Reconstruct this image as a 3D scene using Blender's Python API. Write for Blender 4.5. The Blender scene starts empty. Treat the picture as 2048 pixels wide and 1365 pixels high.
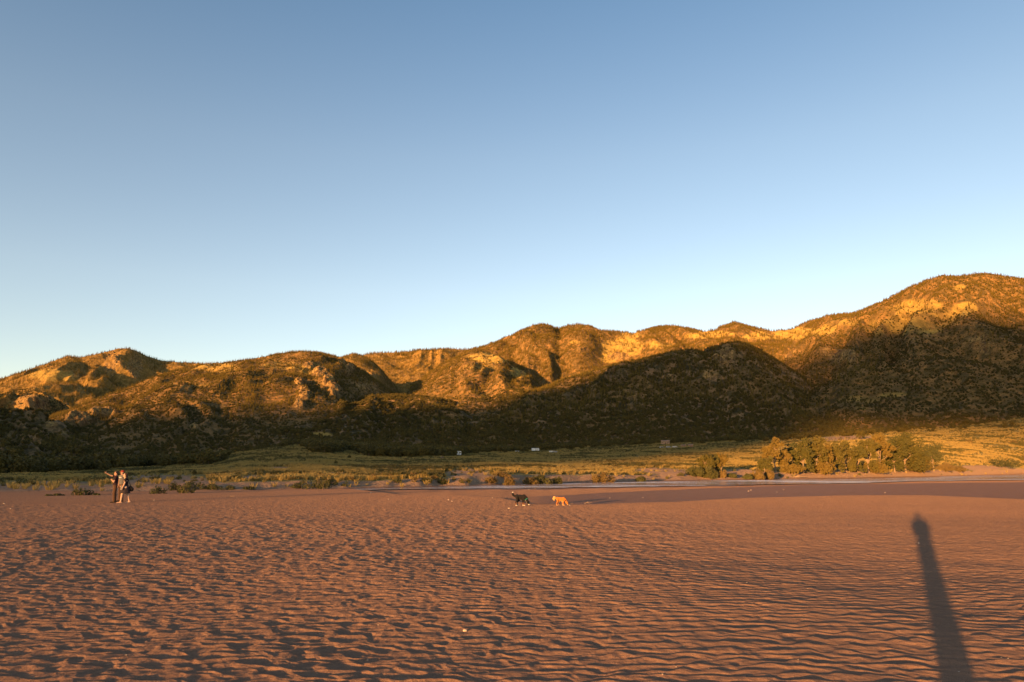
import bpy, bmesh, math, random
import numpy as np
from mathutils import Vector, Matrix
R_ = math.radians
SC = bpy.context.scene
COL = SC.collection
rng = np.random.default_rng(7)
random.seed(7)

# ------------------------------------------------------------------ camera, sky, sun, exposure
HC = 1.75                       # eye height
FPX = 1365.333                  # focal length in px of the 2048 px wide photograph
PITCH = math.atan((942 - 682.5) / FPX)
cam = bpy.data.objects.new('camera', bpy.data.cameras.new('camera'))
COL.objects.link(cam)
cam.data.lens = 24; cam.data.sensor_width = 36
cam.data.clip_start = 0.05; cam.data.clip_end = 60000
cam.location = (0, 0, HC); cam.rotation_euler = (math.pi / 2 + PITCH, 0, 0)
SC.camera = cam
SUN_AZ = R_(29.6)               # the light travels towards this bearing (right of the view axis)
SUN_EL = R_(3.05)
world = bpy.data.worlds.new("World"); SC.world = world; world.use_nodes = True
wn = world.node_tree.nodes; wl = world.node_tree.links
sky = wn.new('ShaderNodeTexSky'); sky.sky_type = 'NISHITA'; sky.sun_disc = False
sky.sun_elevation = SUN_EL; sky.sun_rotation = SUN_AZ + math.pi
sky.altitude = 2500; sky.air_density = 1.0; sky.dust_density = 1.2; sky.ozone_density = 1.0
hsv = wn.new('ShaderNodeHueSaturation')
bg = wn['Background']
wl.new(sky.outputs[0], hsv.inputs['Color'])
hsv.inputs['Saturation'].default_value = 1.0
tc = wn.new('ShaderNodeTexCoord'); sx = wn.new('ShaderNodeSeparateXYZ'); rp = wn.new('ShaderNodeValToRGB'); mx = wn.new('ShaderNodeMix')
wl.new(tc.outputs['Generated'], sx.inputs[0]); wl.new(sx.outputs[2], rp.inputs[0])
mx.data_type = 'RGBA'; mx.blend_type = 'MULTIPLY'; mx.inputs[0].default_value = 1.0
e = rp.color_ramp.elements; e[0].position = 0.10; e[0].color = (1.26, 1.07, 1.04, 1); e[1].position = 0.64; e[1].color = (0.86, 0.97, 1.10, 1)
e2 = rp.color_ramp.elements.new(0.25); e2.color = (1.38, 1.165, 1.11, 1)
e3 = rp.color_ramp.elements.new(0.43); e3.color = (1.25, 1.13, 1.12, 1)
wl.new(hsv.outputs[0], mx.inputs[6]); wl.new(rp.outputs[0], mx.inputs[7]); wl.new(mx.outputs[2], bg.inputs[0]); bg.inputs[1].default_value = 0.15
sun = bpy.data.objects.new('sun', bpy.data.lights.new('sun', 'SUN'))
COL.objects.link(sun)
sun.data.energy = 5.0; sun.data.angle = R_(0.5); sun.data.color = (1.0, 0.50, 0.16)
ldir = Vector((math.sin(SUN_AZ) * math.cos(SUN_EL), math.cos(SUN_AZ) * math.cos(SUN_EL), -math.sin(SUN_EL)))
sun.rotation_euler = ldir.to_track_quat('-Z', 'Y').to_euler()
sun.location = (-300, -500, 300)
SC.view_settings.view_transform = 'Standard'; SC.view_settings.look = 'None'
SC.view_settings.exposure = 1.35; SC.view_settings.gamma = 1.0
SC.cycles.max_bounces = 5; SC.cycles.diffuse_bounces = 3; SC.cycles.transparent_max_bounces = 6

# ------------------------------------------------------------------ helpers
def smooth(a, b, x):
    t = np.clip((x - a) / (b - a), 0, 1); return t * t * (3 - 2 * t)
_tab = {}
def pn(x, y, seed=0):
    """gradient noise, about -1..1"""
    if seed not in _tab:
        g = np.random.default_rng(seed + 100)
        a = g.random(4096) * 2 * math.pi
        _tab[seed] = (g.permutation(4096), np.cos(a), np.sin(a))
    p, ca, sa = _tab[seed]
    x = np.asarray(x, float) + (seed * 17.371) % 97.0; y = np.asarray(y, float) + (seed * 9.713) % 89.0
    xi = np.floor(x).astype(np.int64); yi = np.floor(y).astype(np.int64)
    fx = x - xi; fy = y - yi
    u = fx * fx * fx * (fx * (fx * 6 - 15) + 10); v = fy * fy * fy * (fy * (fy * 6 - 15) + 10)
    def gr(ix, iy, dx, dy):
        h = p[(p[ix & 4095] + iy) & 4095]
        return ca[h] * dx + sa[h] * dy
    a = gr(xi, yi, fx, fy); b = gr(xi + 1, yi, fx - 1, fy)
    c = gr(xi, yi + 1, fx, fy - 1); d = gr(xi + 1, yi + 1, fx - 1, fy - 1)
    return ((a + u * (b - a)) + v * ((c + u * (d - c)) - (a + u * (b - a)))) * 1.5
def fbm(x, y, o=4, seed=0, g=0.5):
    s = 0; a = 1.0; f = 1.0
    for i in range(o):
        s = s + a * pn(x * f, y * f, seed + i); a *= g; f *= 2.03
    return s
def ridged(x, y, o=3, seed=0):
    s = 0; a = 1.0; f = 1.0
    for i in range(o):
        s = s + a * (1 - 2 * np.abs(pn(x * f, y * f, seed + i))); a *= 0.5; f *= 2.1
    return s
CP, SP = math.cos(PITCH), math.sin(PITCH)
def pix(x, y):
    """photo pixel -> (azimuth, tangent of elevation)"""
    x = np.asarray(x, float); y = np.asarray(y, float)
    cx = (x - 1024) / FPX; cy = (682.5 - y) / FPX
    dy = CP - cy * SP; dz = SP + cy * CP
    return np.arctan2(cx, dy), dz / np.hypot(cx, dy)
class Curve:
    """a line traced in the photo, kept as elevation over azimuth"""
    def __init__(s, pts):
        p = np.array(pts, float); a, t = pix(p[:, 0], p[:, 1])
        o = np.argsort(a); s.a = a[o]; s.t = t[o]
    def __call__(s, az): return np.interp(az, s.a, s.t)
def lerpx(pts):
    a, _ = pix(np.array([p[0] for p in pts], float), 930.0)
    v = np.array([p[1] for p in pts], float)
    return lambda az: np.interp(az, a, v)

def mesh_np(name, V, F, mats=(), smoothf=True, attrs=None, matidx=None, parent=None):
    """V (n,3), F (m,k) int; fast mesh"""
    V = np.ascontiguousarray(V, dtype=np.float32); F = np.ascontiguousarray(F, dtype=np.int32)
    me = bpy.data.meshes.new(name)
    m, k = F.shape
    me.vertices.add(len(V)); me.vertices.foreach_set('co', V.ravel())
    me.loops.add(m * k); me.loops.foreach_set('vertex_index', F.ravel())
    me.polygons.add(m); me.polygons.foreach_set('loop_start', np.arange(0, m * k, k, dtype=np.int32))
    me.polygons.foreach_set('loop_total', np.full(m, k, dtype=np.int32))
    for mt in mats: me.materials.append(mt)
    if matidx is not None: me.polygons.foreach_set('material_index', np.asarray(matidx, dtype=np.int32))
    me.polygons.foreach_set('use_smooth', np.full(m, smoothf, dtype=bool))
    me.update(calc_edges=True)
    for n, v in (attrs or {}).items():
        a = me.attributes.new(n, 'FLOAT', 'POINT'); a.data.foreach_set('value', np.asarray(v, dtype=np.float32).ravel())
    return me
def obj(name, me, parent=None):
    o = bpy.data.objects.new(name, me); COL.objects.link(o)
    if parent: o.parent = parent
    return o
def tag(o, label=None, cat=None, group=None, kind=None):
    if label: o['label'] = label
    if cat: o['category'] = cat
    if group: o['group'] = group
    if kind: o['kind'] = kind
    return o
def empty(name, loc, rz=0, scale=1):
    o = bpy.data.objects.new(name, None); COL.objects.link(o); o.location = loc; o.rotation_euler = (0, 0, rz)
    o.scale = (scale,) * 3 if not isinstance(scale, tuple) else scale
    o.empty_display_size = .2
    return o
def copy_tree(o, parent=None):
    c = o.copy(); COL.objects.link(c); c.parent = parent
    for ch in list(o.children):
        copy_tree(ch, c)
    return c
def grid_faces(nr, nc):
    i = np.arange(nr - 1)[:, None] * nc + np.arange(nc - 1)[None, :]
    return np.stack([i, i + 1, i + nc + 1, i + nc], -1).reshape(-1, 4)
def compact(V, F, attrs):
    used = np.zeros(len(V), bool); used[F.ravel()] = True
    idx = np.cumsum(used) - 1
    return V[used], idx[F], {k: v[used] for k, v in attrs.items()}

# ------------------------------------------------------------------ materials
class NT:
    def __init__(s, name):
        s.m = bpy.data.materials.new(name); s.m.use_nodes = True
        s.n = s.m.node_tree.nodes; s.l = s.m.node_tree.links
        s.b = s.n['Principled BSDF']; s.b.inputs['Roughness'].default_value = 0.95
        s.b.inputs['Specular IOR Level'].default_value = 0.1; s.b.inputs['Diffuse Roughness'].default_value = 0.9
        s.co = None
    def pos(s, scale=(1, 1, 1), object=False):
        if object:
            t = s.n.new('ShaderNodeTexCoord'); src = t.outputs['Object']
        else:
            g = s.n.new('ShaderNodeNewGeometry'); src = g.outputs['Position']
        mp = s.n.new('ShaderNodeMapping'); mp.inputs['Scale'].default_value = scale
        s.l.new(src, mp.inputs[0]); return mp.outputs[0]
    def noise(s, scale, detail=3, vec=None, rough=0.55, dist=0.0):
        t = s.n.new('ShaderNodeTexNoise'); t.inputs['Scale'].default_value = scale; t.inputs['Detail'].default_value = detail
        t.inputs['Roughness'].default_value = rough; t.inputs['Distortion'].default_value = dist
        s.l.new(vec if vec is not None else s.pos(), t.inputs['Vector']); return t.outputs['Fac']
    def voro(s, scale, vec=None, out='Distance'):
        t = s.n.new('ShaderNodeTexVoronoi'); t.inputs['Scale'].default_value = scale
        s.l.new(vec if vec is not None else s.pos(), t.inputs['Vector']); return t.outputs[out]
    def ramp(s, fac, stops):
        r = s.n.new('ShaderNodeValToRGB'); e = r.color_ramp.elements
        while len(e) < len(stops): e.new(0.5)
        for q, (p, c) in zip(e, stops):
            q.position = p; q.color = (c, c, c, 1) if not isinstance(c, (tuple, list)) else (*c, 1)
        s.l.new(fac, r.inputs[0]); return r.outputs[0]
    def mix(s, fac, a, b, mode='MIX'):
        m = s.n.new('ShaderNodeMix'); m.data_type = 'RGBA'; m.blend_type = mode
        for sock, v in ((m.inputs[0], fac), (m.inputs[6], a), (m.inputs[7], b)):
            if isinstance(v, (int, float)): sock.default_value = v if sock == m.inputs[0] else (v, v, v, 1)
            elif isinstance(v, (tuple, list)): sock.default_value = (*v, 1)
            else: s.l.new(v, sock)
        return m.outputs[2]
    def attr(s, name):
        a = s.n.new('ShaderNodeAttribute'); a.attribute_name = name; return a.outputs['Fac']
    def rand(s):
        return s.n.new('ShaderNodeObjectInfo').outputs['Random']
    def math(s, op, a, b=0.0):
        m = s.n.new('ShaderNodeMath'); m.operation = op
        for sock, v in ((m.inputs[0], a), (m.inputs[1], b)):
            if isinstance(v, (int, float)): sock.default_value = v
            else: s.l.new(v, sock)
        return m.outputs[0]
    def bump(s, h, dist, strength=1.0, prev=None):
        b = s.n.new('ShaderNodeBump'); b.inputs['Distance'].default_value = dist; b.inputs['Strength'].default_value = strength
        s.l.new(h, b.inputs['Height'])
        if prev is not None: s.l.new(prev, b.inputs['Normal'])
        return b.outputs[0]
    def out(s, color=None, normal=None, rough=None, spec=None):
        for k, v in (('Base Color', color), ('Normal', normal), ('Roughness', rough), ('Specular IOR Level', spec)):
            if v is None: continue
            if isinstance(v, (int, float)): s.b.inputs[k].default_value = v
            elif isinstance(v, (tuple, list)): s.b.inputs[k].default_value = (*v, 1)
            else: s.l.new(v, s.b.inputs[k])
        return s.m
def plain(name, col, rough=0.8, var=0.12, scale=8, spec=0.2, bump=0.0):
    t = NT(name); n = t.noise(scale, 4, t.pos(object=True))
    c = t.mix(n, tuple(v * (1 - var * 2) for v in col), tuple(min(1, v * (1 + var * 2)) for v in col))
    nn = t.bump(n, bump) if bump else None
    return t.out(c, nn, rough, spec)

def m_sand():
    t = NT('sand')
    big = t.noise(0.12, 4); grain = t.noise(160, 2); mid = t.noise(7, 5)
    c = t.mix(t.ramp(mid, [(0.3, 0), (0.7, 1)]), (0.28, 0.158, 0.098), (0.355, 0.205, 0.13))
    c = t.mix(t.ramp(big, [(0.35, 0), (0.65, 1)]), c, (0.31, 0.178, 0.112))
    c = t.mix(t.ramp(grain, [(0.32, 0.8), (0.62, 0)]), c, (0.11, 0.065, 0.045))
    sp = t.voro(38)
    c = t.mix(t.ramp(sp, [(0.05, 0.75), (0.13, 0)]), c, (0.6, 0.42, 0.27))
    c = t.mix(t.attr('wet'), c, (0.10, 0.056, 0.034))
    dp = t.mix(t.ramp(t.noise(1.1, 5), [(0.40, 0), (0.62, 0.22)]), c, (0.19, 0.115, 0.08))
    n = t.bump(grain, 0.006); n = t.bump(mid, 0.045, 1.0, n)
    r = t.math('MULTIPLY_ADD', t.attr('wet'), -0.3); r.node.inputs[2].default_value = 0.95
    return t.out(dp, n, r, t.math('MULTIPLY', t.attr('wet'), 0.08))
def m_grass():
    t = NT('grassland')
    st = t.pos((1, 1, 1)); n1 = t.noise(0.05, 5, st); n2 = t.noise(0.35, 5, st); n3 = t.noise(2.2, 4, st)
    c = t.mix(t.ramp(n1, [(0.4, 0), (0.6, 1)]), (0.17, 0.128, 0.036), (0.32, 0.22, 0.08))
    c = t.mix(t.ramp(n2, [(0.42, 0), (0.6, 1)]), c, (0.075, 0.088, 0.025))
    c = t.mix(t.ramp(n3, [(0.45, 0), (0.7, 0.8)]), c, (0.28, 0.22, 0.09))
    sandc = t.mix(n3, (0.22, 0.14, 0.085), (0.29, 0.185, 0.112))
    m = t.math('ADD', t.attr('sandy'), t.math('MULTIPLY', t.math('SUBTRACT', n2, 0.5), 0.9))
    c = t.mix(t.ramp(m, [(0.42, 0), (0.58, 1)]), c, sandc)
    c = t.mix(t.attr('wet'), c, (0.11, 0.06, 0.045))
    nn = t.bump(n2, 0.8); nn = t.bump(n3, 0.35, 1.0, nn)
    return t.out(c, nn)
def m_hill(name, soil=(0.36, 0.195, 0.065), scrub=(0.12, 0.084, 0.030), far=0.0):
    t = NT(name)
    n1 = t.noise(0.012, 5); n2 = t.noise(0.07, 5); n3 = t.noise(0.35, 4)
    c = t.mix(t.ramp(n2, [(0.40, 0), (0.56, 1)]), soil, scrub)
    c = t.mix(t.ramp(n1, [(0.42, 0.0), (0.62, 0.55)]), c, (0.25, 0.15, 0.048))
    c = t.mix(t.ramp(n3, [(0.35, 0.5), (0.65, 0)]), c, tuple(v * 0.55 for v in scrub))
    gc = t.mix(t.ramp(n2, [(0.45, 0), (0.6, 0.6)]), (0.42, 0.275, 0.065), (0.20, 0.132, 0.038))
    c = t.mix(t.ramp(t.attr('grassy'), [(0.25, 0), (0.6, 1)]), c, gc)
    rp = t.pos((1, 1, 0.5)); rn = t.noise(0.09, 6, rp, 0.65); rn2 = t.noise(0.4, 4, rp)
    rc = t.mix(t.ramp(rn, [(0.38, 0), (0.58, 1)]), (0.12, 0.07, 0.028), (0.40, 0.25, 0.085)); rc = t.mix(t.ramp(rn2, [(0.38, 0.7), (0.5, 0)]), rc, (0.07, 0.05, 0.03))
    ra = t.math('ADD', t.attr('rock'), t.math('MULTIPLY', t.math('SUBTRACT', n2, 0.5), 0.8))
    rm = t.ramp(ra, [(0.38, 0), (0.5, 1)])
    c = t.mix(rm, c, rc)
    nn = t.bump(rn, 9.0, 0.9); nn = t.bump(n3, 1.8, 1.0, nn)
    return t.out(c, nn)
def m_leaf(name, a, b, transl=0.25, c3=None):
    t = NT(name)
    r = t.rand(); c = t.mix(r, a, b)
    n = t.noise(0.9, 3, t.pos(object=True)); 
    c = t.mix(t.ramp(n, [(0.35, 0.0), (0.65, 0.6)]), c, c3 or tuple(v * 1.45 for v in b))
    m = t.out(c, None, 0.75, 0.2)
    tr = t.n.new('ShaderNodeBsdfTranslucent'); ms = t.n.new('ShaderNodeMixShader'); ms.inputs[0].default_value = transl
    t.l.new(c, tr.inputs[0]); o = t.n['Material Output']
    t.l.new(t.b.outputs[0], ms.inputs[1]); t.l.new(tr.outputs[0], ms.inputs[2]); t.l.new(ms.outputs[0], o.inputs[0])
    return m
def m_water():
    t = NT('creek water')
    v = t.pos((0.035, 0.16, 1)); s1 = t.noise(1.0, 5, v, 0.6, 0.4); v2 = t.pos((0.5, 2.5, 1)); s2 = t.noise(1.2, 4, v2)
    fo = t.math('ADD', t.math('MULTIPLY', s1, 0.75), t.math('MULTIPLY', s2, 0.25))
    f = t.math('MULTIPLY', t.ramp(fo, [(0.50, 0), (0.60, 1)]), t.attr('riffle_sheen'))
    c = t.mix(f, (0.085, 0.05, 0.045), (0.27, 0.31, 0.40))  # foam streaks; the sky's bluish reflection is painted into their colour
    n = t.bump(s2, 0.05); 
    return t.out(c, n, t.mix(f, 0.10, 0.5), 0.5)
M = dict(
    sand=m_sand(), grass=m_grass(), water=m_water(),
    hill=m_hill('hillside'), hilln=m_hill('near hillside', (0.34, 0.205, 0.095), (0.07, 0.058, 0.024)),
    mount=m_hill('mountain side', (0.40, 0.235, 0.065), (0.22, 0.135, 0.032)),
    pinyon=m_leaf('pinyon needles', (0.046, 0.042, 0.013), (0.105, 0.078, 0.016), 0.12),
    conifer=m_leaf('conifer needles', (0.085, 0.068, 0.012), (0.17, 0.112, 0.016), 0.2),
    deadw=plain('weathered dead wood', (0.30, 0.20, 0.12)),
    bark=plain('pale bark', (0.27, 0.19, 0.12), var=0.25, scale=5, bump=0.03),
    dbark=plain('dark bark', (0.12, 0.08, 0.055)),
    cot=m_leaf('cottonwood leaves', (0.060, 0.062, 0.016), (0.11, 0.088, 0.02), 0.25),
    coty=m_leaf('turning cottonwood leaves', (0.115, 0.082, 0.018), (0.17, 0.115, 0.027), 0.25),
    shrub=m_leaf('willow shrub leaves', (0.042, 0.047, 0.016), (0.08, 0.074, 0.023), 0.15),
    shruby=m_leaf('dry shrub leaves', (0.11, 0.078, 0.025), (0.17, 0.11, 0.035), 0.2),
    tuft=m_leaf('dry grass', (0.30, 0.21, 0.06), (0.40, 0.28, 0.085), 0.3),
    sage=m_leaf('sagebrush', (0.075, 0.07, 0.022), (0.13, 0.105, 0.03), 0.25),
    twig=plain('bare twigs', (0.30, 0.20, 0.14)),
)

# ------------------------------------------------------------------ ground shape
ZW = -0.32                                                   # water level
cN = Curve([(-500, 992), (0, 989), (300, 988), (500, 985.5), (600, 983), (800, 979), (950, 977.5), (1100, 976), (1350, 972), (1500, 970), (1700, 967), (1850, 962), (2048, 960), (2300, 958)])
cF = Curve([(-500, 990.5), (0, 987.5), (300, 986.5), (500, 983.5), (600, 981), (800, 976.5), (950, 973), (1100, 968), (1350, 963), (1500, 961), (1700, 957.5), (1850, 954.5), (2048, 949.5), (2300, 947.5)])
cT = Curve([(-500, 975), (0, 975), (150, 973), (300, 968), (450, 966), (600, 962), (750, 962), (900, 955), (1000, 950), (1100, 950), (1250, 950), (1400, 943), (1560, 943), (1700, 942), (1900, 941), (2048, 938), (2300, 936)])
cB = Curve([(-500, 1004), (0, 1007), (300, 1004), (600, 995), (900, 989), (1000, 996), (1060, 1008), (1200, 1008), (1350, 1004), (1500, 996), (1700, 991), (1850, 991), (2048, 999), (2300, 1002)])
cM = Curve([(-500, 952), (0, 949), (100, 943), (200, 937), (320, 932), (430, 922), (470, 908), (560, 894), (640, 890), (750, 898), (900, 904), (1040, 901), (1200, 893), (1350, 886), (1500, 881), (1650, 873), (1800, 862), (1900, 855), (1980, 845), (2048, 834), (2300, 810)])
cW1 = Curve([(1000, 999), (1060, 997), (1200, 988), (1350, 980), (1450, 975), (1600, 969), (2300, 962)])   # far edge of the damp wedge
fRM = lerpx([(-500, 420), (0, 450), (300, 520), (600, 700), (1000, 760), (1500, 860), (2048, 1000), (2400, 1050)])
fBW = lerpx([(-500, 14), (0, 14), (600, 10), (1000, 10), (1400, 22), (1700, 26), (2048, 18)])
def r_of(te, z): return (z - HC) / te
def rNf(az):
    r = r_of(cN(az), ZW); return r * (1 + 0.022 * pn(az * 38, 0.5, 21) + 0.006 * pn(az * 80, 0.5, 22))
def rFf(az):
    r = r_of(cF(az), ZW); return r * (1 + 0.02 * pn(az * 30, 7.5, 23) + 0.004 * pn(az * 60, 7.5, 24)) + 0.6
def gnd(az, r):
    """height of sand, river bed and plain; also wetness"""
    az, r = np.broadcast_arrays(np.asarray(az, float), np.asarray(r, float))
    x = r * np.sin(az); y = r * np.cos(az)
    rN = rNf(az); rF = rFf(az); rB = r_of(cB(az), 0.0)
    rB = np.minimum(rB, rN - 3)
    rB = rB + (rN - 3.2 - rB) * smooth(R_(-8), R_(-15), az)
    z = 0.05 * pn(x / 9, y / 9, 3) * smooth(3, 10, r) * (1 - smooth(30, 45, r))
    drop = 0.05 * smooth(0, 1, (r - rB) / 1.2) + (0.26 + 0.10) * np.clip((r - rB) / (rN - rB), 0, 1.3) ** 1.5
    z = z - drop
    z = np.where(r > rN - 1, np.maximum(np.minimum(z, -0.36), -0.55), z)
    bw = fBW(az); rT = rF + bw
    zT = HC + cT(az) * rT
    zb = -0.40 + 0.10 * smooth(0, 3, r - rF)
    up = smooth(0, 1, (r - rF - 0.25 * bw) / (0.75 * bw))
    zfar = zb + (zT + 0.30) * up
    rM = fRM(az); zM = HC + cM(az) * rM
    s = np.clip((r - rT) / (rM - rT), 0, 1)
    zfar = zfar + (zM - zT) * (0.72 * s + 0.28 * s * s)
    wob = smooth(0, 25, r - rF - 0.4 * bw)
    zfar = zfar + wob * (0.50 * pn(x / 21, y / 14, 11) + 0.24 * pn(x / 7, y / 6, 12) + 0.0016 * r * pn(x / 48, y / 30, 13) * 1.3)
    zfar = zfar + 0.012 * np.maximum(r - rM, 0) * (r < 1600) + 0.012 * np.maximum(1600 - rM, 0) * (r >= 1600)
    z = np.where(r > rF, zfar, z)
    w = 1 - smooth(R_(52), R_(75), np.abs(az))
    return z * w - 0.05 * (1 - w)
def rippl(x, y, az, r):
    """water-made ripples and hummocks of the near sand"""
    wx = x + 0.10 * pn(x / 0.4, y / 0.3, 31); wy = y + 0.088 * pn(x / 0.22, y / 0.20, 32) + 0.05 * pn(x / 0.6, y / 0.5, 30) + 0.45 * pn(x / 4, y / 3.2, 33)
    lam = 0.19
    ph = wy / lam + 0.26 * x / lam * pn(x / 9, y / 9, 38) * .5
    d = ph - np.floor(ph)
    saw = np.where(d < 0.66, d / 0.66, (1 - d) / 0.34); saw = saw * saw * (3 - 2 * saw)
    amp = 0.45 + 0.75 * smooth(-0.6, 0.6, pn(x / 0.40, y / 0.24, 34))
    a = saw * amp * 0.0118
    hum = ridged(wx / 0.36, wy / 0.25, 2, 35); lum = pn(wx / 0.22, y / 0.16, 37)
    b = 0.0095 * hum + 0.0065 * lum
    b = b - 0.0085 * smooth(0.12, 0.5, pn(x / 0.30, y / 0.24, 45))
    k = 0.30 + 0.52 * smooth(-0.25, 0.35, az + 0.10 * pn(x / 3, y / 3, 36))
    h = a * k + b * (1.12 - 0.72 * k)
    h = h + 0.014 * pn(x / 2.2, y / 1.6, 39)
    h = h + smooth(9, 22, r) * 0.014 * ridged(x / 0.6, y / 0.8, 2, 46) * (1.15 - 0.85 * smooth(0.15, 0.45, az))
    fade = (1 - smooth(14, 34, r) * 0.55)
    return h * fade
# azimuth columns and radius rows
A = np.concatenate([np.radians(np.arange(-180, -76, 3.0)), np.radians(np.arange(-75, -50, 0.5)), np.linspace(R_(-50), R_(-40), 160, endpoint=False),
                    np.linspace(R_(-40), R_(40), 1750, endpoint=False), np.linspace(R_(40), R_(50), 160, endpoint=False), np.radians(np.arange(50, 75, 0.5)), np.radians(np.arange(75, 180.1, 3.0))])
rows = [0.0, 0.25]
r = 0.5
while r < 14500:
    rows.append(r)
    if r < 4.2: r += 0.05
    elif r < 60: r += min(max(0.009, 2.3e-4 * r * r), 0.075)
    elif r < 125: r += 0.35
    elif r < 520: r += max(1.0, 2.2e-5 * r * r)
    elif r < 1300: r += 8
    else: r *= 1.1
RR = np.array(rows)
AZ, RG = np.meshgrid(A, RR)
X = RG * np.sin(AZ); Y = RG * np.cos(AZ)
Z = gnd(AZ, RG)
near = RG < 60
wB = np.zeros_like(Z)
rBv = np.minimum(r_of(cB(A), 0.0), r_of(cN(A), ZW) - 3)
sel = RR < 60
Zr = rippl(X[sel], Y[sel], AZ[sel], RG[sel])
dry = 1 - smooth(-3, 1, RG[sel] - rBv[None, :] )
Z[sel] += Zr * (0.12 + 0.88 * dry) * (1 - smooth(50, 60, RG[sel]))
# wetness
te = (Z - HC) / np.maximum(RG, 1e-3)
rN = rNf(A)[None, :]; rF = rFf(A)[None, :]; rBg = rBv[None, :]
tw1 = cW1(A)[None, :]
wn_ = 0.0
rW1 = r_of(tw1, -0.2)
right = smooth(R_(-1), R_(4), AZ)
wet = smooth(-0.5, 0.6, RG - rBg + 0.8 * pn(X / 3, Y / 2, 41)) * (1 - smooth(-1, 2, RG - rW1 + 1.5 * pn(X / 5, Y / 3, 42))) * right
wet = np.maximum(wet, smooth(-9, -6, RG - rN + 1.5 * pn(X / 6, Y / 2, 43)) * smooth(R_(-12), R_(-4), AZ))
wet = np.maximum(wet, 0.9 * smooth(-1.5, 0, RG - rN))
wet = np.where(RG > rF, 1 - smooth(0.15, 0.5, (RG - rF) / fBW(A)[None, :]), wet)
wback = 1 - smooth(R_(52), R_(75), np.abs(AZ))
wet = wet * wback * 0.95 + 0.06 * (pn(X / 2, Y / 0.8, 44) > 0.45)
V = np.stack([X, Y, Z], -1).reshape(-1, 3)
F = grid_faces(len(RR), len(A))
cr = RG.reshape(-1)[F[:, 0]] - np.broadcast_to(rF, RG.shape).reshape(-1)[F[:, 0]]
fz = (cr > -0.5) & (wback.reshape(-1)[F[:, 0]] > 0.02)
a_ = dict(wet=np.clip(wet, 0, 1).ravel())
F = F[:, ::-1]
v, f, at = compact(V, F[~fz], a_)
tag(obj('sand', mesh_np('sand', v, f, [M['sand']], attrs=at)), kind='structure')
# patches of bare sand in the plain: (x, y, half width, half height) traced in the photo
SANDY = [(60, 968, 130, 6), (120, 978, 190, 9), (60, 985, 300, 5), (330, 962, 90, 12), (300, 958, 30, 9), (250, 979, 140, 6), (430, 977, 80, 5), (400, 968, 50, 6), (520, 955, 50, 4), (580, 952, 40, 3), (670, 948, 26, 3), (660, 973, 80, 3), (900, 968, 90, 7), (935, 948, 45, 11),
         (830, 972, 90, 4), (1020, 965, 70, 8), (1180, 960, 80, 5), (1130, 958, 60, 6), (1290, 957, 80, 6), (1310, 941, 40, 5), (1350, 945, 50, 6), (1400, 957, 60, 8), (1400, 946, 60, 5), (1480, 944, 34, 6), (1500, 955, 110, 5), (1600, 950, 90, 7), (1720, 946, 110, 5), (1860, 944, 60, 4), (1700, 876, 60, 4), (1640, 882, 40, 2), (1960, 936, 60, 5), (2040, 828, 60, 5), (560, 938, 30, 4), (240, 955, 60, 3)]
tev = (V[:, 2] - HC) / np.maximum(np.hypot(V[:, 0], V[:, 1]), 1e-3)
def sandy_at(az, te):
    s = np.zeros_like(az)
    for (px, py, w, h) in SANDY:
        a0, t0 = pix(px, py); a1, _ = pix(px + w, py); _, t1 = pix(px, py - h)
        q = ((az - a0) / (a1 - a0)) ** 2 + ((te - t0) / (t1 - t0)) ** 2
        s = np.maximum(s, np.exp(-q * 0.8))
    return s
v, f, at = compact(V, F[fz], dict(a_, te=tev, az=AZ.ravel(), r=RG.ravel()))
at['sandy'] = sandy_at(at['az'], at['te'])
bk = (at['r'] - r_of(cF(at['az']), ZW)) / fBW(at['az'])
at['sandy'] = np.maximum(at['sandy'], 1 - smooth(0.6, 1.3, bk))
at.pop('te'); at.pop('az'); at.pop('r')
tag(obj('grassland', mesh_np('grassland', v, f, [M['grass']], attrs=at)), kind='structure')
# river surface
ra = np.linspace(R_(-55), R_(52), 500); tt = np.linspace(0, 1, 24)
rn = rNf(ra) - 0.6; rf = rFf(ra) + 0.8
rr = rn[None, :] + (rf - rn)[None, :] * tt[:, None]
v = np.stack([rr * np.sin(ra), rr * np.cos(ra), np.full(rr.shape, ZW)], -1).reshape(-1, 3)
tag(obj('river', mesh_np('river', v, grid_faces(24, 500)[:, ::-1], [M['water']], attrs=dict(riffle_sheen=np.broadcast_to(smooth(R_(-9), R_(1), ra), rr.shape).ravel()))), kind='structure')

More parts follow.
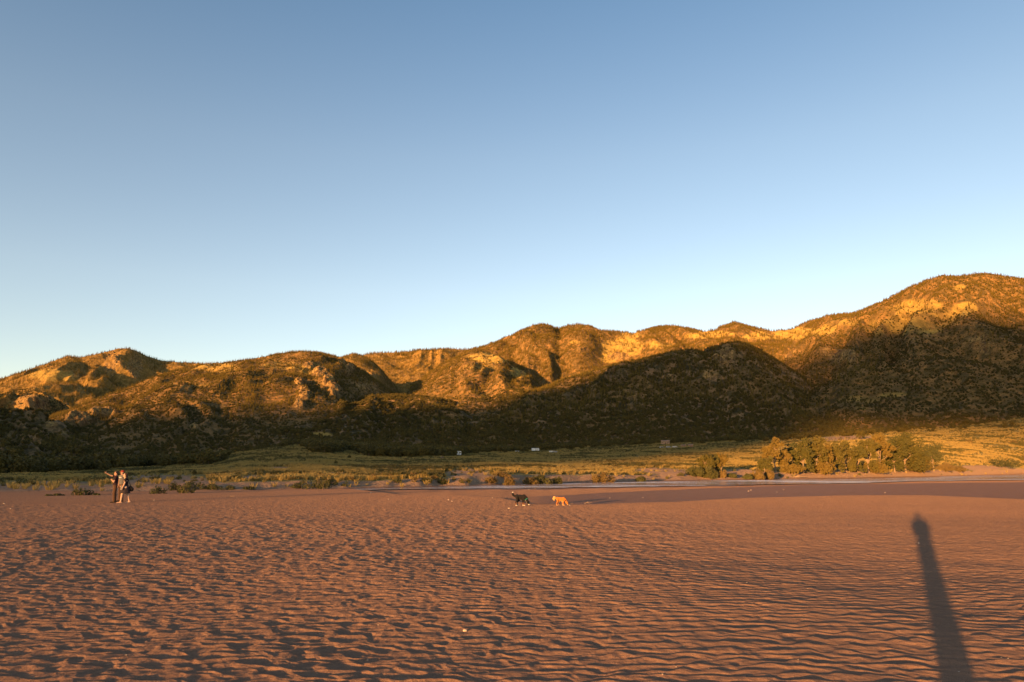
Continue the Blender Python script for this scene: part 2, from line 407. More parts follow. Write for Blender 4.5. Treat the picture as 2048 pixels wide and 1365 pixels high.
# ------------------------------------------------------------------ hills and mountains
LAY = []
class Layer:
    def __init__(s, name, pts, R, B, mat, gul=18, wl=150, seed=0, crag=(), grass=(), power=1.0, back=0.9, dens=1.0, kind='pinyon', drop=0.03, snag=0.0):
        p = np.array(pts, float); a, t = pix(p[:, 0], p[:, 1])
        s.name = name; s.a0, s.a1 = a[0], a[-1]; s.ca = a; s.ct = t
        s.R = R; s.B = B; s.mat = mat; s.gul = gul; s.wl = wl; s.seed = seed; s.crag = crag; s.grass = grass
        s.Rm = float(np.mean(R(a))) if callable(R) else R
        s.ka = np.linspace(a[0], a[-1], 160); s.kc = np.zeros(160)
        s.power = power; s.back = back; s.dens = dens; s.kind = kind; s.snag = snag
    def radii(s, az):
        R = s.R(az) if callable(s.R) else s.R
        B = s.B(az) if callable(s.B) else s.B
        return R + 0 * az, B + 0 * az
    def height(s, az, t):
        """t 0 at the foot, 1 on the crest"""
        az, t = np.broadcast_arrays(np.asarray(az, float), np.asarray(t, float))
        R, B = s.radii(az); r = B + (R - B) * t; Rc = s.Rm
        x = r * np.sin(az); y = r * np.cos(az)
        # smooth crest line
        k = 0.0035
        tc = sum(w * np.interp(az + d * k, s.ca, s.ct) for d, w in ((-1, .25), (0, .5), (1, .25)))
        tc = tc + np.interp(az, s.ka, s.kc)
        zc = HC + tc * R
        zb = HC + cM(az) * fRM(az) + 0.012 * np.maximum(B - fRM(az), 0) - 4
        tt = np.clip(t, 0, 1)
        p = 0.45 * tt + 0.55 * np.sin(math.pi / 2 * tt) ** 1.6
        z = zb + (zc - zb) * p
        z = z - np.maximum(t - 1, 0) ** 1.25 * (zc - zb) * s.back
        env = np.sin(math.pi * np.clip(t, 0, 1)) ** 0.8 * 1.0
        lat = az * Rc                                  # metres across the slope
        wx = lat + 0.6 * s.wl * pn(lat / s.wl / 1.7, r / s.wl / 1.3, s.seed + 5)
        g = ridged(wx / s.wl, r / (s.wl * 3.2), 3, s.seed)
        z = z + env * s.gul * g + env * s.gul * 0.5 * fbm(x / s.wl * 1.6, y / s.wl * 1.6, 3, s.seed + 9)
        z = z + (0.10 * s.gul * fbm(x / s.wl * 5, y / s.wl * 5, 3, s.seed + 20)) * smooth(0, 0.1, t)
        te = (z - HC) / r
        cm = np.zeros_like(z)
        for (px, py, w, h, amp) in s.crag:
            a0, t0 = pix(px, py); a1, _ = pix(px + w, py); _, t1 = pix(px, py - h)
            q = ((az - a0) / (a1 - a0)) ** 2 + ((te - t0) / (t1 - t0)) ** 2
            m = np.exp(-q * q * 0.8) * amp
            cm = np.maximum(cm, m)
        if s.crag:
            c1 = ridged(x / 34, y / 34 + z / 60, 3, s.seed + 40); c2 = pn(x / 13, y / 13, s.seed + 44)
            z = z + cm * (9 * np.clip(c1, -0.2, 1.1) + 4 * c2) * min(1.6, (Rc / 2000))
        gm = np.zeros_like(z)
        for (px, py, w, h, amp) in s.grass:
            a0, t0 = pix(px, py); a1, _ = pix(px + w, py); _, t1 = pix(px, py - h)
            q = ((az - a0) / (a1 - a0)) ** 2 + ((te - t0) / (t1 - t0)) ** 2
            gm = np.maximum(gm, np.exp(-q * q) * amp)
        nz = pn(x / 30, y / 30, s.seed + 50)
        gm = np.clip(gm * (1 + 0.7 * nz), 0, 1)
        return z, r, np.clip(cm * (1 + 0.5 * nz), 0, 1), gm
    def fit(s):
        # settle the crest so that the skyline with its trees follows the traced line
        T = np.linspace(.6, 1.25, 60); AZ, TT = np.meshgrid(s.ka, T); hb = 3.5
        for it in range(3):
            z, r, _, _ = s.height(AZ, TT); te = ((z + hb - HC) / r).max(0)
            d = np.interp(s.ka, s.ca, s.ct) - te
            s.kc += np.convolve(np.pad(d, 2, mode='edge'), [.1, .2, .4, .2, .1], 'valid') * 0.9
    def build(s):
        s.fit()
        da = max(0.0006, 1.6 / np.mean(s.R if not callable(s.R) else s.R(s.ca)))
        na = int((s.a1 - s.a0) / da) + 2
        az = np.linspace(s.a0, s.a1, na); t = np.concatenate([np.linspace(-0.02, 1.06, 240), np.linspace(1.09, 1.8, 16)])
        AZ, T = np.meshgrid(az, t)
        z, r, c, g = s.height(AZ, T)
        v = np.stack([r * np.sin(AZ), r * np.cos(AZ), z], -1).reshape(-1, 3)
        o = obj(s.name, mesh_np(s.name, v, grid_faces(len(t), na)[:, ::-1], [s.mat], attrs=dict(rock=c, grassy=g)))
        tag(o, kind='structure')
        s.g = (AZ, r, z)
fB = lambda k, d=0: (lambda az: fRM(az) * k + d)
LAY += [
 Layer('mountain', [(-700, 770), (-300, 772), (-60, 775), (0, 757), (40, 745), (100, 724), (130, 713), (142, 711), (155, 715), (178, 711), (205, 705), (225, 700), (243, 695), (262, 698), (285, 707), (297, 713), (320, 720), (345, 723), (400, 727), (480, 724), (560, 722), (620, 730), (720, 770)], 5200, 3600, M['mount'], gul=60, wl=420, seed=200, crag=[(225, 725, 22, 30, .6), (270, 735, 18, 26, .7)], kind='conifer', snag=0.6, dens=.5),
 Layer('mountain', [(-600, 840), (-200, 815), (-60, 790), (0, 770), (45, 752), (100, 732), (140, 721), (160, 722), (190, 738), (215, 756), (240, 776), (262, 800)], lerpx([(0, 4600), (150, 4600), (262, 3900)]), 3300, M['mount'], gul=45, wl=330, seed=230, grass=[(100, 750, 60, 14, .7)], kind='conifer', snag=0.6, dens=.5),
 Layer('mountain', [(-500, 850), (-200, 830), (0, 800), (50, 780), (90, 770), (130, 764), (155, 766), (180, 785), (205, 810), (225, 835)], lerpx([(0, 4000), (130, 3950), (225, 3300)]), 2700, M['mount'], gul=40, wl=300, seed=250, kind='conifer', snag=0.5, dens=.5),
 Layer('hill', [(-700, 740), (-300, 750), (-100, 775), (0, 788), (30, 780), (55, 776), (83, 784), (110, 796), (135, 812), (170, 832), (215, 870)], 2800, 1700, M['mount'], gul=26, wl=200, seed=270, crag=[(60, 812, 34, 18, 1.0), (28, 835, 22, 10, .9), (102, 797, 10, 6, .8)], dens=.8),
 Layer('mountain', [(560, 770), (640, 735), (700, 716), (740, 707), (765, 705), (800, 704), (835, 700), (870, 698), (900, 697), (935, 699), (980, 690), (1060, 700), (1120, 740)], 4200, 2800, M['mount'], gul=45, wl=380, seed=290, kind='conifer', snag=0.75, dens=.6),
 Layer('hill', [(600, 760), (650, 728), (690, 711), (705, 706), (722, 710), (745, 722), (765, 741), (785, 765), (805, 795), (830, 830)], 3000, 1900, M['mount'], gul=25, wl=240, seed=310, kind='conifer', snag=0.3, crag=[(720, 765, 40, 26, .7), (700, 800, 60, 14, .6)], dens=.8),
 Layer('mountain', [(820, 770), (880, 730), (940, 699), (975, 690), (1000, 679), (1040, 661), (1062, 652), (1082, 647), (1100, 650), (1117, 657), (1135, 650), (1158, 648), (1180, 651), (1200, 659), (1240, 663), (1270, 665), (1300, 656), (1340, 649), (1380, 656), (1410, 662), (1425, 660), (1447, 650), (1470, 643), (1500, 652), (1545, 661), (1585, 657), (1620, 640), (1660, 630), (1710, 624), (1760, 606), (1850, 590), (1950, 600), (2100, 620)], 2750, 1300, M['hill'], gul=34, wl=280, seed=330, kind='conifer', dens=1.0,
       grass=[(1245, 695, 50, 20, .8), (1225, 715, 26, 12, 1.), (1420, 670, 60, 8, .7), (1260, 672, 30, 8, .6), (1150, 685, 14, 5, .5), (1590, 668, 60, 14, .75), (1520, 672, 40, 10, .6), (1310, 690, 40, 10, .5)], crag=[(1238, 717, 24, 8, .9), (1160, 700, 12, 3, .6)]),
 Layer('hill', [(60, 890), (80, 850), (100, 831), (150, 812), (200, 793), (250, 775), (300, 755), (350, 739), (400, 728), (440, 725), (500, 717), (560, 706), (600, 701), (640, 704), (680, 713), (700, 724), (730, 743), (760, 765), (790, 786), (830, 815), (870, 850)], 2300, fB(1.0, 60), M['hill'], gul=15, wl=240, seed=350,
       crag=[(618, 733, 12, 7, .9), (640, 747, 15, 9, 1.), (656, 765, 13, 12, 1.), (668, 782, 12, 12, 1.), (598, 768, 10, 7, .8), (608, 790, 12, 13, 1.), (600, 814, 12, 8, .9), (688, 724, 14, 6, .9), (700, 738, 10, 8, .8), (725, 778, 34, 14, .5), (155, 842, 26, 12, 1.0), (205, 827, 28, 8, .9), (385, 858, 12, 6, .7), (125, 868, 12, 10, .7)],
       grass=[(430, 735, 60, 12, .6), (560, 730, 50, 12, .5), (380, 770, 60, 10, .35), (620, 738, 30, 12, .6)]),
 Layer('hill', [(760, 830), (790, 796), (830, 776), (860, 756), (900, 726), (935, 704), (950, 697), (965, 699), (1000, 711), (1035, 733), (1060, 750), (1076, 764), (1084, 785), (1092, 820)], lerpx([(760, 2350), (960, 2250), (1030, 1950), (1092, 1600)]), fB(1.0, 50), M['hill'], gul=14, wl=150, seed=370,
       grass=[(985, 715, 50, 12, 1.0), (1040, 745, 24, 14, .9), (960, 735, 40, 10, .5)], crag=[(812, 776, 6, 4, .8), (1045, 748, 10, 5, .5)]),
 Layer('hill', [(1520, 800), (1545, 745), (1580, 700), (1620, 664), (1660, 640), (1710, 626), (1760, 603), (1800, 583), (1830, 568), (1850, 560), (1872, 552), (1890, 549), (1915, 550), (1935, 548), (1960, 546), (1985, 547), (2010, 551), (2048, 555), (2150, 560), (2300, 545), (2600, 560), (2900, 640)], 1980, fB(1.0, -15), M['hill'], gul=30, wl=230, seed=390,
       grass=[(1830, 615, 60, 18, .65), (1930, 618, 26, 14, 1.0), (1800, 650, 90, 24, .5), (1870, 640, 60, 22, .5), (1640, 660, 40, 12, .8), (1920, 575, 16, 6, .9), (1690, 645, 40, 10, .5), (1860, 665, 30, 6, .8), (1720, 800, 60, 14, .35), (1790, 790, 40, 6, .5), (1720, 818, 16, 4, .7)],
       crag=[(1690, 715, 34, 12, .85), (1650, 705, 20, 10, .6), (1570, 705, 26, 16, .7), (1850, 680, 40, 14, .45), (1960, 690, 40, 40, .35)]),
 Layer('hill', [(-900, 790), (-500, 800), (-200, 815), (0, 836), (50, 827), (88, 834), (120, 850), (150, 870), (172, 890), (200, 925)], 1500, fB(1.0, 0), M['hilln'], gul=16, wl=120, seed=410, crag=[(60, 870, 60, 20, .4), (100, 850, 20, 15, .5)]),
 Layer('hill', [(430, 935), (470, 895), (560, 851), (620, 818), (680, 797), (740, 788), (800, 787), (850, 791), (900, 799), (960, 815), (1050, 850), (1120, 890)], 1500, fB(1.0, -10), M['hilln'], gul=12, wl=130, seed=430, grass=[(640, 870, 30, 6, .6)]),
 Layer('hill', [(640, 930), (720, 880), (780, 852), (850, 832), (920, 809), (1000, 791), (1075, 777), (1130, 756), (1200, 735), (1240, 724), (1280, 717), (1340, 702), (1375, 696), (1405, 699), (1440, 688), (1470, 681), (1495, 686), (1520, 698), (1560, 722), (1600, 748), (1640, 775), (1700, 802), (1760, 835), (1800, 858)], 1420, fB(1.0, -15), M['hilln'], gul=15, wl=140, seed=450,
       crag=[(1455, 708, 15, 16, 1.0), (1450, 726, 10, 6, .9), (1432, 716, 8, 5, .8), (1420, 750, 24, 10, .55), (1380, 715, 20, 6, .5), (1463, 738, 4, 5, .9), (1340, 755, 14, 4, .6), (1265, 797, 10, 3, .7)]),
]
for L in LAY: L.build()
# the hill fronts left of B reach the frame edge through the dark hill; horizon table for hiding far trees
NAZ, NR = 2600, 140
HZ = np.full((NAZ, NR), -1.0)
def abin(az): return np.clip(((az + R_(52)) / R_(104) * NAZ).astype(int), 0, NAZ - 1)
def rbin(r): return np.clip((r / 45).astype(int), 0, NR - 1)
for L in LAY:
    a, r, z = L.g
    a2 = np.linspace(L.a0, L.a1, int((L.a1 - L.a0) / R_(104) * NAZ * 1.6) + 2)
    t2 = np.linspace(0, 1.2, 260); AA, TT = np.meshgrid(a2, t2)
    z, r, _, _ = L.height(AA, TT)
    np.maximum.at(HZ, (abin(AA.ravel()), rbin(r.ravel())), ((z - HC) / r).ravel())
HZ = np.maximum.accumulate(HZ, axis=1)

# unseen ridge added behind the viewer, shaped to shade the plain and lower slopes
def build_shade_ridge():
    S0 = -9000.0; k = math.tan(SUN_EL)
    us = np.array([-9000, -5000, -2500, -1500, -900, -667, -450, -364, -300, -216, -150, -105, -70, -42, 0, 300, 3000])
    zs = np.array([-400, 8, 14, 20, 38, 80, 190, 290, 300, 245, 170, 60, -60, -190, -330, -420, -600.0])
    u = np.concatenate([np.linspace(-9000, -1600, 60), np.linspace(-1590, 100, 340), np.linspace(110, 3000, 20)])
    s = np.linspace(-1, 1, 41)
    U, S = np.meshgrid(u, s)
    H = np.interp(U, us, zs) + (-(S0) + 1300) * k
    prof = (1 - np.abs(S) ** 1.3)
    H = np.where(np.abs(S) < 1e-6, H, H * prof + 12 * fbm(U / 200, S * 4, 3, 77) * (np.abs(S) > 0.06))
    sx, sy = math.sin(SUN_AZ), math.cos(SUN_AZ)
    SS = S0 + S * 900
    x = U * sy + SS * sx; y = -U * sx + SS * sy
    v = np.stack([x, y, H - 3], -1).reshape(-1, 3)
    tag(obj('shade_ridge', mesh_np('shade_ridge', v, grid_faces(41, len(u)), [M['hill']], attrs=dict(rock=np.zeros(H.size), grassy=np.zeros(H.size)))), kind='structure')
build_shade_ridge()

# unseen cloudy lumps added past that ridge to dim the mid right-hand slope
def build_shade_clouds():
    rg = np.random.default_rng(12); k = math.tan(SUN_EL); S0 = -9800.0; VV = []; FF = []; n0 = 0
    sx, sy = math.sin(SUN_AZ), math.cos(SUN_AZ)
    def top(u): return np.interp(u, [-200, -60, 60, 230, 800], [225, 245, 252, 285, 300])
    th = np.linspace(0.02, math.pi - .02, 9); ph = np.linspace(0, 2 * math.pi, 17)[:-1]
    TH, PH = np.meshgrid(th, ph, indexing='ij')
    base = grid_faces(9, 17) % 17
    fidx = np.array([(i * 16 + j, i * 16 + (j + 1) % 16, (i + 1) * 16 + (j + 1) % 16, (i + 1) * 16 + j) for i in range(8) for j in range(16)])
    for i in range(140):
        u = rg.uniform(-110, 850); b = 44; t = top(u); z = b + (t - b) * rg.random() ** 1.3
        ru, rs, rz_ = rg.uniform(50, 150), rg.uniform(200, 500), rg.uniform(10, 22)
        q = 1 + .18 * np.sin(3 * PH + i) * np.sin(TH) + .12 * np.sin(5 * TH + i * 2)
        U = u + ru * np.sin(TH) * np.cos(PH) * q; S = S0 + rg.uniform(-300, 300) + rs * np.sin(TH) * np.sin(PH) * q
        Z = z + (1300 - S0) * k + rz_ * np.cos(TH) * q
        VV.append(np.stack([U * sy + S * sx, -U * sx + S * sy, Z], -1).reshape(-1, 3)); FF.append(fidx + n0); n0 += 9 * 16
    mc = NT('shade_cloud'); mc.out((0.8, 0.8, 0.8))
    o = obj('shade_clouds', mesh_np('shade_clouds', np.concatenate(VV), np.concatenate(FF), [mc.m])); tag(o, kind='structure')
build_shade_clouds()
# ------------------------------------------------------------------ plants: meshes
def rand_quads(c, n_dir, size, rg, flat=0.35, tri=False):
    """leaf clumps: quads centred on c (n,3), facing mostly n_dir, jittered"""
    n = len(c)
    d = n_dir + rg.normal(0, 0.55, (n, 3)); d /= np.linalg.norm(d, axis=1)[:, None] + 1e-9
    a = np.cross(d, rg.normal(0, 1, (n, 3))); a /= np.linalg.norm(a, axis=1)[:, None] + 1e-9
    b = np.cross(d, a)
    s = (size * rg.uniform(0.6, 1.35, n))[:, None]
    k = rg.uniform(0.5, 0.95, n)[:, None]
    a = a * s; b = b * s * k
    v = np.stack([c - a * .9 - b * .5, c + a * .3 - b, c + a - b * .1 + d * s * flat, c - a * .1 + b], 1).reshape(-1, 3)
    return v, np.arange(4 * n).reshape(-1, 4)
def tube(pts, rad, k=6):
    pts = np.array(pts, float); V = []; F = []
    for i, p in enumerate(pts):
        d = pts[min(i + 1, len(pts) - 1)] - pts[max(i - 1, 0)]; d /= np.linalg.norm(d) + 1e-9
        a = np.cross(d, (0.3, 1, 0.1) if abs(d[2]) > .8 else (0, 0, 1)); a /= np.linalg.norm(a); b = np.cross(d, a)
        for j in range(k):
            t = 2 * math.pi * j / k; V.append(p + rad[i] * (math.cos(t) * a + math.sin(t) * b))
    for i in range(len(pts) - 1):
        for j in range(k):
            F.append((i * k + j, i * k + (j + 1) % k, (i + 1) * k + (j + 1) % k, (i + 1) * k + j))
    return np.array(V), np.array(F)
def join(parts):
    V = []; F = []; I = []; o = 0
    for p in parts:
        v, f = p[0], p[1]; mi = p[2] if len(p) > 2 else 0
        V.append(v); F.append(f + o); I.append(np.full(len(f), mi)); o += len(v)
    return np.concatenate(V), np.concatenate(F), np.concatenate(I)
def blob_pts(n, lobes, rg, shell=0.55):
    """points in the outer part of a union of ellipsoids; returns points and outward directions"""
    P = []; D = []
    w = np.array([l[3] * l[4] * l[5] for l in lobes]) ** .67; w /= w.sum()
    for l, c in zip(lobes, rg.multinomial(n, w)):
        d = rg.normal(0, 1, (c, 3)); d /= np.linalg.norm(d, axis=1)[:, None]
        q = rg.uniform(shell, 1.03, (c, 1)) ** .6
        P.append(np.array(l[:3]) + d * q * np.array(l[3:6])); D.append(d)
    return np.concatenate(P), np.concatenate(D)
def pinyon_crown(seed, n=190, h=4.6, w=2.1, size=.42):
    rg = np.random.default_rng(seed)
    L = []
    for i in range(7):
        a = rg.uniform(0, 6.28); rr = rg.uniform(.2, .62) * w; z = rg.uniform(.28, .72) * h
        s = rg.uniform(.38, .6) * w
        L.append((math.cos(a) * rr, math.sin(a) * rr, z, s, s, s * rg.uniform(.8, 1.15)))
    L.append((0, 0, h * .45, w * .72, w * .72, h * .4)); L.append((rg.normal(0, .2), 0, h * .78, w * .42, w * .42, h * .22))
    P, D = blob_pts(n, L, rg); P[:, 2] = np.maximum(P[:, 2], .25)
    return rand_quads(P, D + (0, 0, .35), size, rg)
def conifer_crown(seed, h=9.0, w=1.7, lev=11, per=7, z0=.1):
    rg = np.random.default_rng(seed); V = []; F = []
    for i in range(lev):
        u = i / (lev - 1); z = h * (z0 + (1 - z0) * u); rw = w * (1 - u) ** .85 * rg.uniform(.8, 1.15) + .12
        for j in range(per):
            a = 2 * math.pi * (j + rg.uniform(-.35, .35)) / per + i * .7; l = rw * rg.uniform(.7, 1.2)
            ca, sa = math.cos(a), math.sin(a); o = len(V); hw = .34 * l + .1
            dz = -.22 * l; t = h / lev * .9
            V += [(0, 0, z + t), (ca * l * .7 - sa * hw, sa * l * .7 + ca * hw, z + dz * .7), (ca * l, sa * l, z + dz + .1), (ca * l * .7 + sa * hw, sa * l * .7 - ca * hw, z + dz * .7)]
            F.append((o, o + 1, o + 2, o + 3))
    return np.array(V), np.array(F)
def snag(seed, h=9):
    rg = np.random.default_rng(seed)
    parts = [tube([(0, 0, 0), (.05, 0, h * .5), (0, .08, h)], [.22, .15, .04], 4)]
    for i in range(9):
        a = rg.uniform(0, 6.28); z = h * rg.uniform(.25, .92); l = rg.uniform(.5, 1.3) * (1.1 - z / h)
        parts.append(tube([(0, 0, z), (math.cos(a) * l, math.sin(a) * l, z + l * .3)], [.07, .03], 3))
    return join(parts)
def grass_tuft(seed, n=26, h=.55, w=.38):
    rg = np.random.default_rng(seed); V = []; F = []
    for i in range(n):
        a = rg.uniform(0, 6.28); r0 = rg.uniform(0, w * .6); o = len(V); l = h * rg.uniform(.6, 1.15); b = rg.uniform(0, 6.28); wd = .035
        x, y = math.cos(a) * r0, math.sin(a) * r0; ex, ey = x + math.cos(a) * l * .45, y + math.sin(a) * l * .45
        cx, cy = math.cos(b) * wd, math.sin(b) * wd
        V += [(x - cx, y - cy, 0), (x + cx, y + cy, 0), (ex + cx * .5, ey + cy * .5, l), (ex - cx * .5, ey - cy * .5, l)]
        F.append((o, o + 1, o + 2, o + 3))
    return np.array(V), np.array(F)
def small_bush(seed, n=70, h=.7, w=.6, size=.12):
    rg = np.random.default_rng(seed)
    L = [(rg.uniform(-.4, .4) * w, rg.uniform(-.4, .4) * w, h * .5, w * .6, w * .6, h * .5) for _ in range(4)]
    P, D = blob_pts(n, L, rg, .3); P[:, 2] = np.maximum(P[:, 2], .03)
    return rand_quads(P, D + (0, 0, .5), size, rg)

def src(name, v, f, mats, mi=None):
    return bpy.data.objects.new(name, mesh_np(name, v, f, mats, smoothf=False, matidx=mi))
SRC = {'pinyon': [], 'conifer': [], 'snag': []}
for k in range(4):
    v, f, mi = join([(*pinyon_crown(k, 95, size=.62), 0), (*tube([(0, 0, -.5), (0, 0, 2)], [.18, .1], 4), 1)])
    SRC['pinyon'].append(src('pinyon_clump', v, f, [M['pinyon'], M['dbark']], mi))
for k in range(3):
    v, f, mi = join([(*conifer_crown(40 + k, 9 + k, 1.8, 8, 6), 0), (*tube([(0, 0, -.8), (0, 0, 7)], [.2, .05], 4), 1)])
    SRC['conifer'].append(src('conifer_clump', v, f, [M['conifer'], M['dbark']], mi))
for k in range(2):
    v, f, mi = snag(60 + k); SRC['snag'].append(src('snag_clump', v, f, [M['deadw']]))

def scatter_object(name, P, scl, rot, idx, sources, tilt=None):
    me = bpy.data.meshes.new(name)
    me.vertices.add(len(P)); me.vertices.foreach_set('co', np.ascontiguousarray(P, np.float32).ravel())
    for n, v, ty in (('scl', scl, 'FLOAT'), ('rot', rot, 'FLOAT'), ('idx', idx, 'INT')):
        a = me.attributes.new(n, ty, 'POINT'); a.data.foreach_set('value', np.asarray(v, np.float32 if ty == 'FLOAT' else np.int32))
    o = obj(name, me)
    g = bpy.data.node_groups.new(name, 'GeometryNodeTree')
    g.interface.new_socket('Geometry', in_out='INPUT', socket_type='NodeSocketGeometry')
    g.interface.new_socket('Geometry', in_out='OUTPUT', socket_type='NodeSocketGeometry')
    N = g.nodes; L = g.links
    i = N.new('NodeGroupInput'); q = N.new('NodeGroupOutput'); J = N.new('GeometryNodeJoinGeometry')
    def na(n, ty):
        a = N.new('GeometryNodeInputNamedAttribute'); a.data_type = ty; a.inputs['Name'].default_value = n; return a.outputs['Attribute']
    for k, s in enumerate(sources):
        oi = N.new('GeometryNodeObjectInfo'); oi.inputs['Object'].default_value = s; oi.inputs['As Instance'].default_value = True
        ip = N.new('GeometryNodeInstanceOnPoints')
        cmp_ = N.new('FunctionNodeCompare'); cmp_.data_type = 'INT'; cmp_.operation = 'EQUAL'
        L.new(na('idx', 'INT'), cmp_.inputs[2]); cmp_.inputs[3].default_value = k
        L.new(cmp_.outputs[0], ip.inputs['Selection'])
        cb = N.new('ShaderNodeCombineXYZ'); L.new(na('rot', 'FLOAT'), cb.inputs[2])
        L.new(i.outputs[0], ip.inputs['Points']); L.new(oi.outputs['Geometry'], ip.inputs['Instance'])
        L.new(na('scl', 'FLOAT'), ip.inputs['Scale']); L.new(cb.outputs[0], ip.inputs['Rotation'])
        L.new(ip.outputs[0], J.inputs[0])
    L.new(J.outputs[0], q.inputs[0])
    m = o.modifiers.new('scatter', 'NODES'); m.node_group = g
    return o

# ------------------------------------------------------------------ forest on the hills
allP = []
AZMAX = R_(46)
for li, L in enumerate(LAY):
    a0, a1 = max(L.a0, -AZMAX), min(L.a1, AZMAX)
    Rm = L.Rm; Bm = float(np.mean(L.radii(np.array([(a0 + a1) / 2]))[1]))
    area = 0.5 * (a1 - a0) * (Rm * Rm - Bm * Bm) * 1.08
    n = int(area * L.dens / (9 + (Rm / 1000) ** 2 * 2.2))
    n = min(n, 480000)
    az = rng.uniform(a0, a1, n); t = np.sqrt(rng.uniform((Bm / Rm) ** 2, 1.12, n)); t = (t * Rm - Bm) / (Rm - Bm)
    t = t[t <= 1.06]; az = az[:len(t)]
    z, r, c, g = L.height(az, t)
    x = r * np.sin(az); y = r * np.cos(az)
    h = 5.0
    vis = (z + h + 4 - HC) / r > HZ[abin(az), np.maximum(rbin(r) - 1, 0)] - 0.002
    den = 1.0 + 0.9 * pn(x / 60, y / 60, 60 + li) + 0.5 * pn(x / 17, y / 17, 61 + li) + 0.25 * pn(x / 200, y / 200, 62)
    if L.mat != M['hilln']: den = den - 0.05
    if L.mat == M['hilln']: den = den - 0.30
    if li == 9: den = den + 0.30
    if li in (9, 12): den = den + 0.5 * (1 - smooth(0.2, 0.75, t))
    keep = vis & (rng.random(len(t)) < np.clip(den, 0.06, 1) * (1 - 0.93 * np.clip(c * 1.3, 0, 1)) * (1 - 0.9 * np.clip(g * 1.2, 0, 1)))
    keep &= ~((t < 0) | (z < -50))
    kd = np.zeros(len(t), int)
    hi = (t > 0.35 + 0.3 * pn(x / 150, y / 150, 70)) & (li not in (10, 11))
    if L.kind == 'conifer': kd[:] = 1
    elif li in (7, 8, 9, 12): kd[hi & (rng.random(len(t)) < 0.55)] = 1
    if L.snag: kd[rng.random(len(t)) < .75 * L.snag * np.clip(.6 + pn(x / 300, y / 300, 71), 0, 1)] = 2
    sc = rng.uniform(0.6, 1.35, len(t)) * (1 + (Rm > 2500) * 0.25) * (1 + 0.35 * smooth(0.0, -0.1, t - 0.08))
    sc = np.where(kd == 1, sc * 0.60, sc * (.88 if L.mat == M['hilln'] else .64))
    if Rm > 3400: sc = sc * 1.7
    P = np.stack([x, y, z - 0.3, r, sc, kd, np.full(len(t), li)], -1)[keep]
    allP.append(P)
allP = np.concatenate(allP)
print('forest', len(allP), file=__import__('sys').stderr)
# trees that come down onto the plain below the hills
n = 60000
az = rng.uniform(R_(-44), R_(44), n)
rM = fRM(az); r = rM * rng.uniform(0.50, 1.04, n)
x = r * np.sin(az); y = r * np.cos(az); z = gnd(az, r); te = (z - HC) / r
def edge(pts): return Curve(pts)
cE = edge([(-500, 955), (0, 953), (100, 949), (160, 946), (230, 938), (330, 934), (400, 929), (440, 927), (465, 905), (560, 893), (600, 889), (625, 905), (650, 912), (690, 903), (715, 905), (735, 918), (770, 928), (830, 924), (900, 913), (960, 906), (1040, 903), (1120, 898), (1200, 893), (1350, 886), (1500, 881), (1600, 879), (1650, 872), (1720, 870), (1800, 864), (1850, 858), (1900, 853), (1980, 843), (2020, 834), (2048, 836), (2300, 812)])
m = te + 0.004 * pn(az * 60, r / 40, 90) > cE(az)
pl = np.stack([x, y, z - 0.2, r, rng.uniform(.6, 1.5, n), np.zeros(n), np.full(n, 50)], -1)[m]
# keep the spacing of a wood
grid = {}; keep = []
for i, p in enumerate(pl):
    k = (int(p[0] // 3.6), int(p[1] // 3.6))
    if k in grid: continue
    grid[k] = 1; keep.append(i)
pl = pl[keep]
print('plain trees', len(pl))
allP = np.concatenate([allP, pl])

# individual trees: the nearest in view
crowns = [mesh_np('crown', *pinyon_crown(300 + k, 330, 4.6, 2.2, .36), [M['pinyon']], smoothf=False) for k in range(5)]
trunks = [mesh_np('trunk', *tube([(0, 0, -.6), (.1, .05, .8), (.0, .1, 2.2), (.1, .1, 3.4)], [.24, .18, .12, .05], 7), [M['dbark']]) for k in range(2)]
def pinyon(loc, sc, k, label, group=None, rz=0.0, hs=1.0):
    e = empty('pinyon_tree', loc, rz, (sc, sc, sc * hs)); tag(e, label, 'tree', group)
    obj('crown', crowns[k % 5], e); obj('trunk', trunks[k % 2], e); return e
def on_ground(px, py, rmax=1400):
    """ground point whose base shows at this pixel of the photo"""
    a, t = pix(px, py); rr = np.concatenate([np.arange(5, 130, 0.25), np.arange(130, rmax, 1.0)])
    az = np.full(rr.shape, float(a)); z = gnd(az, rr); te = (z - HC) / rr
    rB = float(min(r_of(cB(a), 0.0), r_of(cN(a), ZW) - 3))
    ok = (te >= t) if t > -0.0 or True else te
    m = np.maximum.accumulate(te); i = int(np.argmax(m >= t)) if (m >= t).any() else len(rr) - 1
    r = rr[i]; return np.array([r * math.sin(a), r * math.cos(a), z[i]]), r
inv = np.abs(np.arctan2(allP[:, 0], allP[:, 1])) < R_(37.5)
# is its crown in view? test against the ground in front
cand = np.where(inv & (allP[:, 5] == 0))[0]
order = cand[np.argsort(allP[cand, 3] / (allP[cand, 4] + .4))]
near_idx = order[:262]
tree_words = ['at the foot of the dark hill']
for q, i in enumerate(near_idx):
    p = allP[i]
    pinyon(p[:3], p[4] * 1.0, q, 'round dark pinyon crowded at the lower edge of the shaded forest', 'pinyon trees along the lower forest edge', rz=q * 1.3)
msk = np.ones(len(allP), bool); msk[near_idx] = False
fp = allP[msk]
isd = fp[:, 5]
idx = np.where(isd == 0, rng.integers(0, 4, len(fp)), np.where(isd == 1, 4 + rng.integers(0, 3, len(fp)), 7 + rng.integers(0, 2, len(fp))))
fo = scatter_object('forest', fp[:, :3], fp[:, 4], rng.uniform(0, 6.28, len(fp)), idx, SRC['pinyon'] + SRC['conifer'] + SRC['snag'])
tag(fo, 'dark pinyon and conifer forest covering the hill and mountain slopes', 'forest', kind='stuff')

